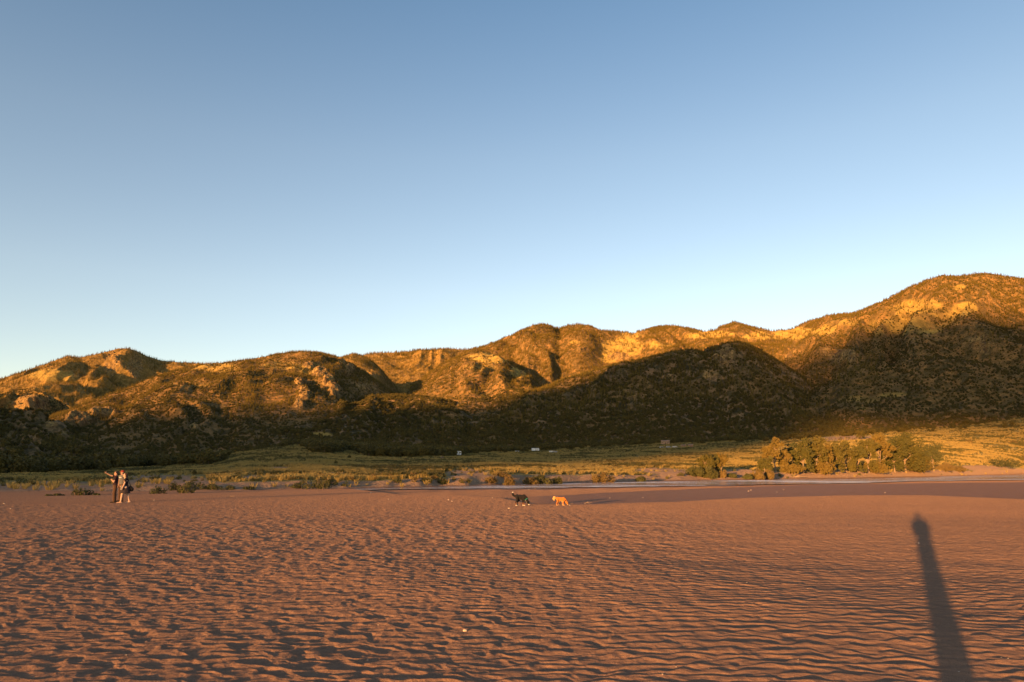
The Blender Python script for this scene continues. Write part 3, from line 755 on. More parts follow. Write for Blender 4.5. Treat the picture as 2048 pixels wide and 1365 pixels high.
# ------------------------------------------------------------------ grass and low brush on the plain
TS = [src('tuft', *grass_tuft(k), [M['tuft']]) for k in range(3)] + [src('sage', *small_bush(20 + k), [M['sage']]) for k in range(3)] + [src('rabbitbrush', *small_bush(30, 60, .6, .5, .1), [M['shruby']])]
n = 330000
az = rng.uniform(R_(-43), R_(43), n)
rT = r_of(cF(az), ZW) + 0.4 * fBW(az); rM = fRM(az) * 1.02
u = rng.random(n); r = rT * (rM / rT) ** (u ** 0.85)
x = r * np.sin(az); y = r * np.cos(az); z = gnd(az, r); te = (z - HC) / r
sd = sandy_at(az, te)
sd = np.maximum(sd, 0.8 * (1 - smooth(0.9, 1.5, (r - r_of(cF(az), ZW)) / fBW(az))))
nz = pn(x / 12, y / 9, 95) + .6 * pn(x / 4, y / 4, 96)
keep = (rng.random(n) < np.clip(0.75 + .8 * nz, .08, 1)) & (sd + .35 * nz * .5 < .33 + 0.06 * rng.random(n)) 
keep |= (rng.random(n) < .02)
ty = np.where(pn(x / 30, y / 18, 97) + .5 * pn(x / 8, y / 6, 98) + rng.normal(0, .25, n) > 0.12, 3 + rng.integers(0, 3, n), rng.integers(0, 3, n))
ty = np.where(rng.random(n) < .05, 6, ty)
sc = rng.uniform(.5, 1.3, n) * (0.75 + r / 700)
sc = np.where(ty > 2, sc * (0.8 + .7 * np.clip(pn(x / 30, y / 25, 99), -.3, 1)), sc)
K = keep
gr = scatter_object('grass', np.stack([x, y, z - .03], -1)[K], sc[K], rng.uniform(0, 6.28, n)[K], ty[K], TS)
tag(gr, 'dry yellow grass and low green sagebrush covering the plain beyond the creek', 'grass', kind='stuff')
print('tufts', K.sum())
# ------------------------------------------------------------------ trees and shrubs along the creek bank
def cottonwood(px, py, top, wpx, seed, label, leaf='cot', airy=0.0, lean=0.0, nl=None, group=None, fork=.32, low=.12):
    p, r = on_ground(px, py)
    H = (py - top) / FPX * r * 0.87; W = wpx / FPX * r / 2
    rg = np.random.default_rng(seed)
    e = empty('cottonwood_tree', p, 0); tag(e, label, 'tree', group)
    tp = [tube([(0, 0, -.6), (lean * .1 * H, .1, H * fork * .5), (lean * .25 * H, 0, H * fork)], [H * .017 + .06, H * .014 + .04, H * .011 + .03], 8)]
    base = np.array([lean * .25 * H, 0, H * fork]); lobes = []
    nb = 7 if airy < .5 else 6
    for i in range(nb):
        a = 2 * math.pi * i / nb + rg.uniform(-.5, .5); up = rg.uniform(.25, 1.0)
        if i == 0: up = 1.0
        rad = W * rg.uniform(.45, .85) * (1.1 - .75 * up ** 1.5)
        end = base + np.array([math.cos(a) * rad + lean * H * .2 * up, math.sin(a) * rad, (H * (1 - fork)) * up * .86])
        mid = base + (end - base) * .5 + rg.normal(0, .25, 3) + np.array([math.cos(a), math.sin(a), 0]) * rad * .22
        tp.append(tube([base - (0, 0, .2), mid, end], [H * .008 + .04, H * .005 + .025, .02], 5))
        for q in range(3):
            a2 = rg.uniform(0, 6.28); s0 = base + (end - base) * rg.uniform(.4, .9); l = W * rg.uniform(.3, .55)
            en = s0 + np.array([math.cos(a2) * l, math.sin(a2) * l, l * rg.uniform(.3, 1.0)])
            tp.append(tube([s0, (s0 + en) / 2 + rg.normal(0, .1, 3), en], [.06, .04, .02], 4))
            sz = W * rg.uniform(.19, .36) * (1 - .3 * airy)
            lobes.append((*en, sz, sz, sz * rg.uniform(.7, 1.1)))
        sz = W * rg.uniform(.24, .40) * (1 - .2 * airy); lobes.append((*(end + (0, 0, -.1 * H * 0)), sz, sz, sz * 1.05))
    if airy < .6:
        for i in range(6):
            a = rg.uniform(0, 6.28); sz = W * rg.uniform(.25, .42)
            lobes.append((math.cos(a) * W * .5 + lean * H * .15, math.sin(a) * W * .5, H * rg.uniform(low + .05, .55), sz, sz, sz * 1.2))
    lobes = [l for l in lobes]
    zmax = max(l[2] + l[5] for l in lobes); k = H / zmax
    lobes = [(l[0], l[1], l[2] * k, l[3], l[4], l[5] * k) for l in lobes]
    n = int(nl or (1000 + 38 * H * W) * (1 - .5 * airy))
    P, D = blob_pts(n, lobes, rg, .25); ok = P[:, 2] > H * low * .5
    v, f = rand_quads(P[ok], D[ok] * .6 + (0, 0, .3), .26 * (1 + .015 * H), rg)
    obj('crown', mesh_np('crown', v, f, [M[leaf]], smoothf=False), e)
    v, f, _ = join(tp)
    v[:, 2] = np.where(v[:, 2] > base[2], base[2] + (v[:, 2] - base[2]) * k, v[:, 2])
    obj('trunk', mesh_np('trunk', v, f, [M['bark']]), e)
    return e
CW = [
 (1414, 953, 900, 44, 'cot', .2, 0, 'olive cottonwood, left one of the pair standing apart from the creekside grove'),
 (1443, 951, 904, 38, 'coty', .6, .05, 'orange lit cottonwood with pale forked trunk, right one of the pair apart from the grove'),
 (1432, 950, 898, 22, 'shrub', .1, 0, 'narrow dark green tree behind the orange forked cottonwood'),
 (1552, 946, 863, 46, 'coty', .8, -.08, 'tall airy cottonwood with bare pale stems at the left end of the grove'),
 (1530, 946, 908, 34, 'cot', .1, 0, 'short bushy cottonwood at the foot of the tall airy one'),
 (1572, 946, 895, 30, 'coty', .3, 0, 'slim orange tinted cottonwood beside the tall airy one'),
 (1588, 942, 886, 34, 'shrub', .0, 0, 'darkest green cottonwood, set back behind the left part of the grove'),
 (1608, 947, 868, 52, 'cot', .1, 0, 'broad cottonwood with olive crown, fourth trunk of the grove from its left end'),
 (1634, 947, 866, 44, 'cot', .3, .04, 'high olive cottonwood next to the broad one in the left half of the grove'),
 (1655, 948, 888, 40, 'coty', .4, 0, 'low orange crowned cottonwood close to the water in the left half of the grove'),
 (1672, 946, 880, 46, 'cot', .1, 0, 'rounded green cottonwood at the middle of the grove'),
 (1694, 945, 878, 46, 'cot', .4, -.09, 'leaning cottonwood with a long pale slanting trunk in mid grove'),
 (1716, 946, 890, 42, 'cot', .1, 0, 'medium cottonwood just right of the leaning one'),
 (1738, 946, 880, 46, 'cot', .1, 0, 'dense green cottonwood left of the bare topped one'),
 (1762, 945, 857, 50, 'coty', .9, 0, 'sparse cottonwood with whitish bare top branches'),
 (1790, 946, 874, 56, 'cot', .1, 0, 'cottonwood with lit white trunk under the biggest crown'),
 (1812, 945, 862, 76, 'cot', .0, 0, 'biggest round dark green cottonwood at the right part of the grove'),
 (1842, 944, 888, 40, 'cot', .1, 0, 'smaller cottonwood tucked under the biggest crown'),
 (1868, 943, 884, 42, 'shrub', .1, 0, 'separate dark cottonwood at the right end of the grove'),
 (1646, 949, 918, 46, 'coty', .2, 0, 'low golden sapling thicket at the water edge below the grove middle'),
 (1752, 948, 916, 60, 'coty', .3, 0, 'low brownish sapling thicket at the foot of the bare topped cottonwood'),
 (1590, 949, 920, 40, 'coty', .2, 0, 'low rusty sapling at the foot of the left part of the grove'),
 (1832, 946, 918, 50, 'coty', .2, 0, 'low rusty sapling thicket at the foot of the biggest cottonwood'),
]
for i, (x, y, t, w, lf, ai, ln, lab) in enumerate(CW):
    rv = random.Random(900 + i)
    cottonwood(x, y, t + rv.uniform(-4, 8) + (12 if ai > .7 else 0), w * rv.uniform(.85, 1.1), 500 + i, lab, lf, max(ai, rv.uniform(.1, .45)) if i != 16 else ai, ln, group='cottonwoods along the creek bank', low=.04, fork=.2 if t > 905 else .28)

def shrub(px, py, wpx, hpx, leaf, seed, label, twiggy=False):
    p, r = on_ground(px, py)
    W = wpx / FPX * r / 2; H = hpx / FPX * r * 1.05
    rg = np.random.default_rng(seed); L = []
    nl = max(5, int(9 * W / max(H, .2)))
    for i in range(min(nl, 26)):
        a = rg.uniform(-1, 1); b = rg.uniform(-.5, .5)
        hh = H * (1 - .45 * a * a) * rg.uniform(.7, 1.0); s = min(W * .42, hh * .6)
        L.append((a * W * .75, b * min(W, H * 2), hh * .5, s, s, hh * .5))
    n = int(min(1500, 160 + 260 * W * H)); size = max(.07, min(.24, r * .0011))
    P, D = blob_pts(n, L, rg, .3); P[:, 2] = np.maximum(P[:, 2], .02)
    v, f = rand_quads(P, D + (0, 0, .5), size, rg)
    e = empty('shrub', p - np.array([0, 0, .05]), -math.atan2(p[0], p[1])); tag(e, label, 'shrub', 'shrubs beside the creek')
    obj('foliage', mesh_np('foliage', v, f, [M[leaf]], smoothf=False), e)
    tb = []
    for i in range(9):
        l = L[i % len(L)]; tb.append(tube([(l[0] * .7, l[1] * .7, -.15), (l[0] * .9, l[1], l[2] * .8), (l[0] * 1.05, l[1], l[2] + l[5] * .9)], [.03, .02, .01], 4))
    v, f, _ = join(tb); obj('stem', mesh_np('stem', v, f, [M['twig']]), e)
    return e
SH = [
 (165, 991, 40, 15, 'shrub', 'rounded brown green shrub on the shaded sand left of the people'),
 (109, 992, 34, 5, 'shrub', 'thin low strip of sedge farthest left on the shaded sand'),
 (193, 991, 12, 5, 'shrub', 'tiny tuft between the rounded shrub and the people'),
 (316, 988, 30, 15, 'shrub', 'dark rounded shrub first to the right of the people'),
 (348, 981, 24, 16, 'shrub', 'dark shrub set back at the left end of the creekside cluster'),
 (372, 987, 32, 18, 'shrub', 'dark shrub nearest the sand in the cluster right of the people'),
 (388, 979, 50, 16, 'shrub', 'long dark shrub along the back of the cluster'),
 (425, 980, 34, 13, 'shrub', 'low dark shrub at the right end of the cluster'),
 (458, 980, 26, 9, 'shrub', 'small flat shrub just beyond the cluster'),
 (497, 980, 24, 8, 'shrub', 'small flat shrub alone near the narrow shaded creek'),
 (600, 977, 40, 13, 'shrub', 'left and lowest bush of the long creekside thicket'),
 (634, 979, 56, 22, 'shrub', 'big bush at the middle of the long creekside thicket'),
 (660, 972, 30, 18, 'shrub', 'bush at the right end of the long creekside thicket'),
 (688, 973, 12, 6, 'shrub', 'tiny bush right after the long creekside thicket'),
 (791, 965, 30, 9, 'shrub', 'flat dark green bush alone on bright green grass'),
 (853, 965, 28, 12, 'shrub', 'dark bush on the left slope of the bare sandy hollow'),
 (868, 959, 20, 9, 'shruby', 'brownish bush above the dark pair by the sandy hollow'),
 (886, 969, 20, 13, 'shrub', 'dark bush at the lip of the bare sandy hollow'),
 (976, 966, 40, 16, 'shruby', 'yellowish bush climbing the sand mound behind the black dog'),
 (1003, 955, 44, 12, 'shruby', 'long ochre bush along the top of the sand mound'),
 (1020, 971, 28, 21, 'shruby', 'upright brown bush on the mound above the black dog'),
 (1062, 970, 36, 17, 'shruby', 'left yellow green lobe of the wide bush between the two dogs'),
 (1083, 970, 44, 24, 'shrub', 'tall middle part of the wide bush between the two dogs'),
 (1112, 971, 30, 20, 'shrub', 'dark right part of the wide bush between the two dogs'),
 (1207, 967, 42, 27, 'shruby', 'golden round bush alone at the water edge'),
 (1158, 946, 20, 8, 'shruby', 'small brown bush in the grass behind the golden round one'),
 (1282, 964, 24, 13, 'shrub', 'grey green low bush on the bank past the golden round one'),
 (1390, 953, 40, 23, 'shrub', 'dark bush leaning on the slope left of the paired cottonwoods'),
 (1420, 958, 32, 24, 'shrub', 'round green bush in front of the paired cottonwoods'),
 (1447, 957, 20, 16, 'shruby', 'rusty bush at the foot of the orange forked cottonwood'),
 (1464, 956, 22, 9, 'shrub', 'small bright green bush on bare sand right of the paired cottonwoods'),
 (1496, 959, 20, 12, 'shrub', 'little green bush left of two reddish ones'),
 (1514, 959, 26, 20, 'shruby', 'rusty bush next to the little green one'),
 (1536, 959, 30, 20, 'shruby', 'reddish twiggy bush just left of the grove'),
 (1892, 943, 30, 16, 'shruby', 'pale twiggy bush right of the separate cottonwood'),
 (1915, 944, 30, 10, 'shruby', 'low straw coloured bush near the right end of the bank'),
 (2004, 936, 58, 20, 'shrub', 'dark green bush draped over the mound at the far right'),
 (1938, 886, 14, 5, 'shruby', 'dark flat bush in the golden meadow'),
 (2026, 888, 14, 5, 'shruby', 'dark flat bush higher in the golden meadow near the right edge'),
]
for i, (x, y, w, h, lf, lab) in enumerate(SH):
    shrub(x, y, w, h, lf, 700 + i, lab)
# pinyons standing apart on the plain
ISO = [(561, 918, 9, 'shaded pinyon, leftmost of the two touching ones on the olive slope'), (572, 919, 9, 'shaded pinyon right against its twin on the olive slope'),
 (598, 921, 9, 'single shaded pinyon between the twin pair and the flat one'), (613, 918, 7, 'flat wide shaded pinyon near the wood corner'),
 (699, 918, 9, 'small pointed pinyon standing alone above the dark tree strip'), (660, 923, 7, 'tiny pinyon between the flat one and the dark tree strip'),
 (671, 932, 11, 'pinyon at the left tip of the dark tree strip'), (388, 950, 11, 'shaded pinyon above the dark creekside shrubs'),
 (353, 948, 7, 'small low pinyon left of the one above the creekside shrubs'), (416, 950, 7, 'little pinyon right of the one above the creekside shrubs'),
 (454, 949, 9, 'pinyon near the foot of the olive slope'), (467, 959, 7, 'lowest pinyon on the olive slope'),
 (1722, 879, 19, 'large dark pinyon rising behind the grove of cottonwoods'), (1858, 865, 7, 'lower left pinyon of the trio at the top of the golden meadow'),
 (1866, 864, 7, 'lower right pinyon of the trio at the top of the golden meadow'), (1869, 859, 8, 'upper pinyon of the trio at the top of the golden meadow'),
 (1907, 858, 11, 'dark upright pinyon alone on golden grass below the wood'), (1921, 860, 8, 'low pinyon, left of a pair on golden grass'),
 (1931, 859, 10, 'round pinyon, right of a pair on golden grass'), (2010, 857, 13, 'narrow pinyon on the golden grass near the right edge'),
 (2026, 855, 12, 'round airy pinyon beside the narrow one near the right edge'), (1832, 858, 6, 'tiny pinyon at the meadow top behind the biggest cottonwood')]
for i, (x, y, h, lab) in enumerate(ISO):
    p, r = on_ground(x, y); pinyon(p - np.array([0, 0, .1]), h / FPX * r / 4.9, i, lab, 'pinyons standing apart on the plain', rz=i * .9)

# ------------------------------------------------------------------ campground: vehicles and small buildings
def boxm(name, lo, hi, mat, parent, bev=.04):
    bm = bmesh.new(); bmesh.ops.create_cube(bm, size=1)
    for v in bm.verts: v.co = Vector([lo[k] + (hi[k] - lo[k]) * (v.co[k] + .5) for k in range(3)])
    if bev: bmesh.ops.bevel(bm, geom=bm.edges, offset=bev, segments=2, affect='EDGES')
    me = bpy.data.meshes.new(name); bm.to_mesh(me); bm.free(); me.materials.append(mat)
    return obj(name, me, parent)
def cylm(name, c, r, w, mat, parent, axis='Y'):
    bm = bmesh.new(); bmesh.ops.create_cone(bm, cap_ends=True, segments=20, radius1=r, radius2=r, depth=w)
    bmesh.ops.rotate(bm, verts=bm.verts, matrix=Matrix.Rotation(math.pi / 2, 3, 'X')); bmesh.ops.translate(bm, verts=bm.verts, vec=c)
    me = bpy.data.meshes.new(name); bm.to_mesh(me); bm.free(); me.materials.append(mat)
    return obj(name, me, parent)
mw = plain('white vehicle paint', (0.80, 0.80, 0.78), .3, .03, spec=.5); mgl = plain('dark window glass', (0.03, 0.035, 0.04), .08, .05, spec=.6)
mtyre = plain('tyre rubber', (0.03, 0.03, 0.03)); mrim = plain('steel rim', (0.5, 0.5, 0.5), .4); mgrey = plain('grey car paint', (0.35, 0.36, 0.38), .3, .03, spec=.5)
mtan = plain('tan plaster', (0.42, 0.25, 0.14)); mred = plain('reddish plaster', (0.45, 0.20, 0.12)); mroof = plain('brown roof', (0.30, 0.18, 0.11)); mgroof = plain('grey metal roof', (0.22, 0.24, 0.27)); mwood = plain('brown boards', (0.20, 0.12, 0.08))
def prism(name, prof, y0, y1, mat, parent):
    n = len(prof); V = [(x, y0, z) for x, z in prof] + [(x, y1, z) for x, z in prof]
    F = [tuple(range(n)), tuple(range(2 * n - 1, n - 1, -1))] + [(i, i + n, (i + 1) % n + n, (i + 1) % n) for i in range(n)]
    me = bpy.data.meshes.new(name); me.from_pydata(V, [], F); me.materials.append(mat)
    bm = bmesh.new(); bm.from_mesh(me); bmesh.ops.recalc_face_normals(bm, faces=bm.faces); bmesh.ops.bevel(bm, geom=bm.edges, offset=.04, segments=2, affect='EDGES'); bm.to_mesh(me); bm.free()
    return obj(name, me, parent)
def wheels(e, xs, w, r):
    for x in xs:
        for s in (-1, 1):
            wh = empty('wheel', (x, s * w, r)); wh.parent = e
            cylm('tyre', (0, 0, 0), r, .22, mtyre, wh); cylm('rim', (0, s * .02, 0), r * .6, .22, mrim, wh)
def car(px, py, label, mat=mw, rz=0):
    p, r = on_ground(px, py); e = empty('parked_car', p, rz - math.atan2(p[0], p[1])); tag(e, label, 'car', 'cars parked at the campground')
    prism('body', [(-2.2, .35), (2.2, .35), (2.25, .8), (1.25, .95), (.7, 1.45), (-1.5, 1.5), (-2.15, .95)], -.88, .88, mat, e)
    for s in (-1, 1): prism('window', [(-1.6, 1.0), (1.05, 1.0), (.62, 1.36), (-1.42, 1.4)], s * .875, s * .9, mgl, e)
    wheels(e, (-1.35, 1.35), .82, .34)
def trailer(px, py, wpx, label, rz=0, name='camper_trailer'):
    p, r = on_ground(px, py); e = empty(name, p, rz - math.atan2(p[0], p[1])); Lh = wpx / FPX * r / 2
    tag(e, label, 'camper', 'campers parked at the edge of the wood')
    prism('body', [(-Lh, .6), (Lh * .92, .6), (Lh, 1.5), (Lh * .9, 3.0), (-Lh, 3.05)], -1.2, 1.2, mw, e)
    boxm('door', (-Lh * .15, -1.23, .7), (-Lh * .15 + .7, -1.19, 2.6), mgrey, e, .01)
    for k in (-.7, .35, .65): boxm('window', (Lh * k - .4, -1.24, 1.6), (Lh * k + .4, -1.19, 2.3), mgl, e, .01)
    boxm('awning', (-Lh * .6, -1.6, 2.75), (Lh * .6, -1.2, 2.85), mgrey, e, .01)
    wheels(e, (-.5, .4), 1.05, .36)
def house(px, py, wpx, hpx, label, wall, roof, rz=0, cat='building', depth=5):
    p, r = on_ground(px, py); e = empty('park_building', p, rz - math.atan2(p[0], p[1])); w = wpx / FPX * r / 2; h = hpx / FPX * r
    tag(e, label, cat)
    boxm('wall', (-w, -depth / 2, -.5), (w, depth / 2, h * .72), wall, e, .02)
    V = [(-w - .4, -depth / 2 - .4), (w + .4, depth / 2 + .4)]
    z0 = h * .72 + .004; x0, x1 = -w - .4, w + .4; y0, y1 = -depth / 2 - .4, depth / 2 + .4
    me = bpy.data.meshes.new('roof'); me.from_pydata([(x0, y0, z0), (x1, y0, z0), (x1, y1, z0), (x0, y1, z0), (x0 + .3, 0, h), (x1 - .3, 0, h)], [], [(0, 1, 5, 4), (2, 3, 4, 5), (0, 4, 3), (1, 2, 5), (3, 2, 1, 0)]); me.materials.append(roof)
    obj('roof', me, e)
    boxm('door', (-.5, -depth / 2 - .05, 0), (.5, -depth / 2 + .02, min(2.1, h * .6)), mwood, e, .01)
    for k in (-.6, .6):
        boxm('window', (w * k - .5, -depth / 2 - .04, h * .3), (w * k + .5, -depth / 2 + .02, h * .55), mgl, e, .01)
def shelter(px, py, wpx, hpx, label):
    p, r = on_ground(px, py); e = empty('picnic_shelter', p, -math.atan2(p[0], p[1])); w = wpx / FPX * r / 2; h = hpx / FPX * r
    tag(e, label, 'shelter')
    for sx in (-1, 1):
        for sy in (-1, 1): boxm('post', (sx * w * .85 - .1, sy * 1.6 - .1, -.4), (sx * w * .85 + .1, sy * 1.6 + .1, h * .6), mwood, e, .01)
    me = bpy.data.meshes.new('roof'); me.from_pydata([(-w, -2.2, h * .6), (w, -2.2, h * .6), (w, 2.2, h * .6), (-w, 2.2, h * .6), (-w * .9, 0, h), (w * .9, 0, h)], [], [(0, 1, 5, 4), (2, 3, 4, 5), (0, 4, 3), (1, 2, 5), (3, 2, 1, 0)]); me.materials.append(mgroof)
    obj('roof', me, e)
house(1038, 900, 12, 7, 'small brown hut at the wood edge beside the longest white camper', mtan, mroof, cat='hut')
car(1035, 905, 'white car in front of the small brown hut')
trailer(1071, 903, 15, 'longest white camper right of the small brown hut')
car(1104, 906, 'white car alone on the grass right of the longest camper')
car(1110, 906, 'grey car touching the lone white one on the grass', mgrey)
trailer(1187, 890, 9, 'white camper, left of the close pair at the wood edge', name='motorhome')
trailer(1200, 889, 10, 'white camper, right of the close pair at the wood edge', name='motorhome')
shelter(1239, 889, 13, 5, 'grey roofed open shelter at the wood edge right of the camper pair')
house(1331, 889, 16, 8, 'tan building standing highest at the wood edge', mtan, mroof)
car(1324, 897, 'white car below the tan building')
car(1337, 896, 'grey car below the tan building, next to the white one', mgrey)
car(1350, 896, 'white car by the dark tree near the reddish buildings')
house(1367, 895, 9, 5, 'reddish low building, left one of two, beside a dark tree', mred, mroof)
house(1381, 894, 9, 5, 'reddish low building, right one of two', mred, mroof)
car(888, 912, 'white car farthest left at the wood edge')
trailer(918, 912, 9, 'small white camper by the white car farthest left', name='motorhome')
house(884, 918, 4, 4, 'tiny brown kiosk on the grass below the wood edge', mwood, mroof, cat='kiosk', depth=2)

# ------------------------------------------------------------------ stones and driftwood on the sand
ms = [plain('pale stone', (0.48, 0.38, 0.29), .8, .1), plain('dark stone', (0.16, 0.12, 0.10), .8, .1)]
def stone_mesh(seed, m):
    bm = bmesh.new(); bmesh.ops.create_icosphere(bm, subdivisions=2, radius=1); rg = random.Random(seed)
    ax = (rg.uniform(.7, 1.2), rg.uniform(.6, 1), rg.uniform(.35, .6))
    for v in bm.verts:
        n = 1 + .16 * math.sin(3 * v.co.x + seed) + .12 * math.sin(4 * v.co.y + 2 * seed) * math.cos(3 * v.co.z)
        v.co = Vector((v.co.x * ax[0] * n, v.co.y * ax[1] * n, v.co.z * ax[2] * n))
    me = bpy.data.meshes.new('pebble'); bm.to_mesh(me); bm.free(); me.materials.append(ms[m]); me.polygons.foreach_set('use_smooth', [True] * len(me.polygons)); return me
SM = [stone_mesh(k, 0) for k in range(4)] + [stone_mesh(9, 1)]
def sand_h(az, r):
    return float(gnd(az, r) + rippl(np.array(r * math.sin(az)), np.array(r * math.cos(az)), az, r))
def pebble(px, py, size, k, label, group):
    p, r = on_ground(px, py); az = math.atan2(p[0], p[1])
    z = sand_h(az, r) if r < 45 else p[2]
    o = obj('pebble', SM[k % 5]); o.location = (p[0], p[1], z + size * .25); o.scale = (size,) * 3; o.rotation_euler = (0, 0, k * 1.7)
    tag(o, label, 'pebble', group)
for i, (x, y, s) in enumerate([(742, 986, .10), (897, 1001, .07), (904, 1004, .06), (777, 999, .05), (1497, 983, .09), (1502, 981, .09), (1567, 980, .08), (1554, 985, .06), (1365, 969, .09),
                               (1018, 1018, .06), (985, 996, .05), (1071, 978, .07), (1058, 980, .06), (1140, 1012, .06), (1286, 996, .05), (1220, 997, .06), (8, 1008, .07), (308, 1001, .05), (21, 1019, .05), (1838, 1090, .03), (1770, 986, .06), (930, 1272, .035)]):
    pebble(x, y, s * .7, (i % 4), 'pale pebble on the flat sand', 'pale pebbles scattered on the sand')
for i in range(70):
    x = random.uniform(0, 2048); y = 1060 + 300 * random.random() ** .8
    pebble(x, y, random.uniform(.003, .0075), (i % 4) if i % 5 else 4, 'tiny pebble on the rippled sand', 'tiny pebbles among the sand ripples')
def driftwood(px, py, wpx, seed, label, branches=2):
    p, r = on_ground(px, py); L = wpx / FPX * r / 2; rg = np.random.default_rng(seed); az = math.atan2(p[0], p[1])
    e = [tube([(-L, 0, .02), (-L * .3, .1 * L, .09), (L * .3, -.05 * L, .06), (L, .1 * L, .10)], [.05 * L, .06 * L, .05 * L, .02 * L], 7)]
    for i in range(branches):
        t = rg.uniform(-.5, .6); e.append(tube([(L * t, 0, .05), (L * (t + .25), rg.uniform(-.3, .3) * L, .12 + .1 * L), (L * (t + .45), rg.uniform(-.4, .4) * L, .1 + .16 * L)], [.03 * L, .02 * L, .01 * L], 5))
    v, f, _ = join(e); o = obj('driftwood', mesh_np('driftwood', v, f, [M['bark']])); o.location = (p[0], p[1], p[2] + .02); o.rotation_euler = (0, 0, -az)
    tag(o, label, 'driftwood')
driftwood(462, 996, 14, 1, 'thin dark stick lying on the sand right of the people', 1)
driftwood(1176, 1010, 14, 2, 'short pale stick on the sand right of the golden dog', 2)
driftwood(1142, 1012, 7, 4, 'tiny pale stick just in front of the golden dog')
driftwood(1590, 955, 34, 3, 'long pale branch washed up on the far bank below the grove', 3)
# ------------------------------------------------------------------ people and dogs
def cap(p, q, r1, r2, k=12):
    """closed tapered limb with round ends"""
    p = np.array(p, float); q = np.array(q, float); d = q - p; Ln = np.linalg.norm(d); d = d / (Ln + 1e-9)
    a = np.cross(d, (0.3, 1, .1) if abs(d[2]) > .8 else (0, 0, 1)); a /= np.linalg.norm(a); b = np.cross(d, a)
    rings = []
    for t in (-80, -45, 0): rings.append((p + d * r1 * math.sin(R_(t)), r1 * math.cos(R_(t))))
    for t in (0, 45, 80): rings.append((q + d * r2 * math.sin(R_(t)), r2 * math.cos(R_(t))))
    V = [c + r * (math.cos(2 * math.pi * j / k) * a + math.sin(2 * math.pi * j / k) * b) for c, r in rings for j in range(k)]
    F = [(i * k + j, i * k + (j + 1) % k, (i + 1) * k + (j + 1) % k, (i + 1) * k + j) for i in range(5) for j in range(k)]
    F += [tuple(range(k - 1, -1, -1)), tuple(range(5 * k, 6 * k))]
    return V, F
def ell(c, r, k=14, rot=None):
    V = []; F = []; n = 9
    for i in range(1, n):
        th = math.pi * i / n
        for j in range(k):
            ph = 2 * math.pi * j / k; w = Vector((r[0] * math.sin(th) * math.cos(ph), r[1] * math.sin(th) * math.sin(ph), r[2] * math.cos(th)))
            if rot is not None: w = rot @ w
            V.append(np.array(w) + np.array(c))
    F = [(i * k + j, (i + 1) * k + j, (i + 1) * k + (j + 1) % k, i * k + (j + 1) % k) for i in range(n - 2) for j in range(k)]
    F += [tuple(range(k)), tuple(range((n - 2) * k + k - 1, (n - 2) * k - 1, -1))]
    return V, F
def fused(name, parts, voxel, mats, parent, smooth_it=4, noise=0.0, matf=None):
    """one continuous surface from overlapping volumes"""
    bm = bmesh.new()
    for V, F in parts:
        vs = [bm.verts.new(tuple(v)) for v in V]
        for f in F: bm.faces.new([vs[i] for i in f])
    bmesh.ops.recalc_face_normals(bm, faces=bm.faces)
    me = bpy.data.meshes.new(name); bm.to_mesh(me); bm.free()
    o = bpy.data.objects.new(name + '_tmp', me); COL.objects.link(o)
    m = o.modifiers.new('r', 'REMESH'); m.mode = 'VOXEL'; m.voxel_size = voxel; m.use_smooth_shade = True
    s = o.modifiers.new('s', 'SMOOTH'); s.iterations = smooth_it; s.factor = .5
    dg = bpy.context.evaluated_depsgraph_get(); me2 = bpy.data.meshes.new_from_object(o.evaluated_get(dg))
    bpy.data.objects.remove(o); me2.name = name; me2.materials.clear()
    for x in mats: me2.materials.append(x)
    n = len(me2.vertices); co = np.zeros(n * 3, np.float32); me2.vertices.foreach_get('co', co); co = co.reshape(-1, 3)
    if noise:
        nn = np.zeros(n * 3, np.float32); me2.vertices.foreach_get('normal', nn); nn = nn.reshape(-1, 3)
        d = pn(co[:, 0] * 30, co[:, 2] * 18 + co[:, 1] * 25, 5) + .5 * pn(co[:, 0] * 80, co[:, 2] * 50 + co[:, 1] * 60, 6)
        co = co + nn * (d * noise)[:, None]; me2.vertices.foreach_set('co', np.ascontiguousarray(co, np.float32).ravel())
    if matf is not None:
        mi = np.zeros(len(me2.polygons), np.int32); ct = np.zeros(len(me2.polygons) * 3, np.float32); me2.polygons.foreach_get('center', ct)
        me2.polygons.foreach_set('material_index', matf(ct.reshape(-1, 3)).astype(np.int32))
    me2.polygons.foreach_set('use_smooth', [True] * len(me2.polygons)); me2.update()
    return obj(name, me2, parent)
mskin = plain('skin', (0.46, 0.27, 0.18), .6, .04); mskin2 = plain('light skin', (0.58, 0.38, 0.27), .6, .04)
mhair = plain('brown hair', (0.075, 0.04, 0.022), .6, .2, 30); mhair2 = plain('dark hair', (0.03, 0.022, 0.018), .6, .2, 30)
def V3(*a): return np.array(a, float)
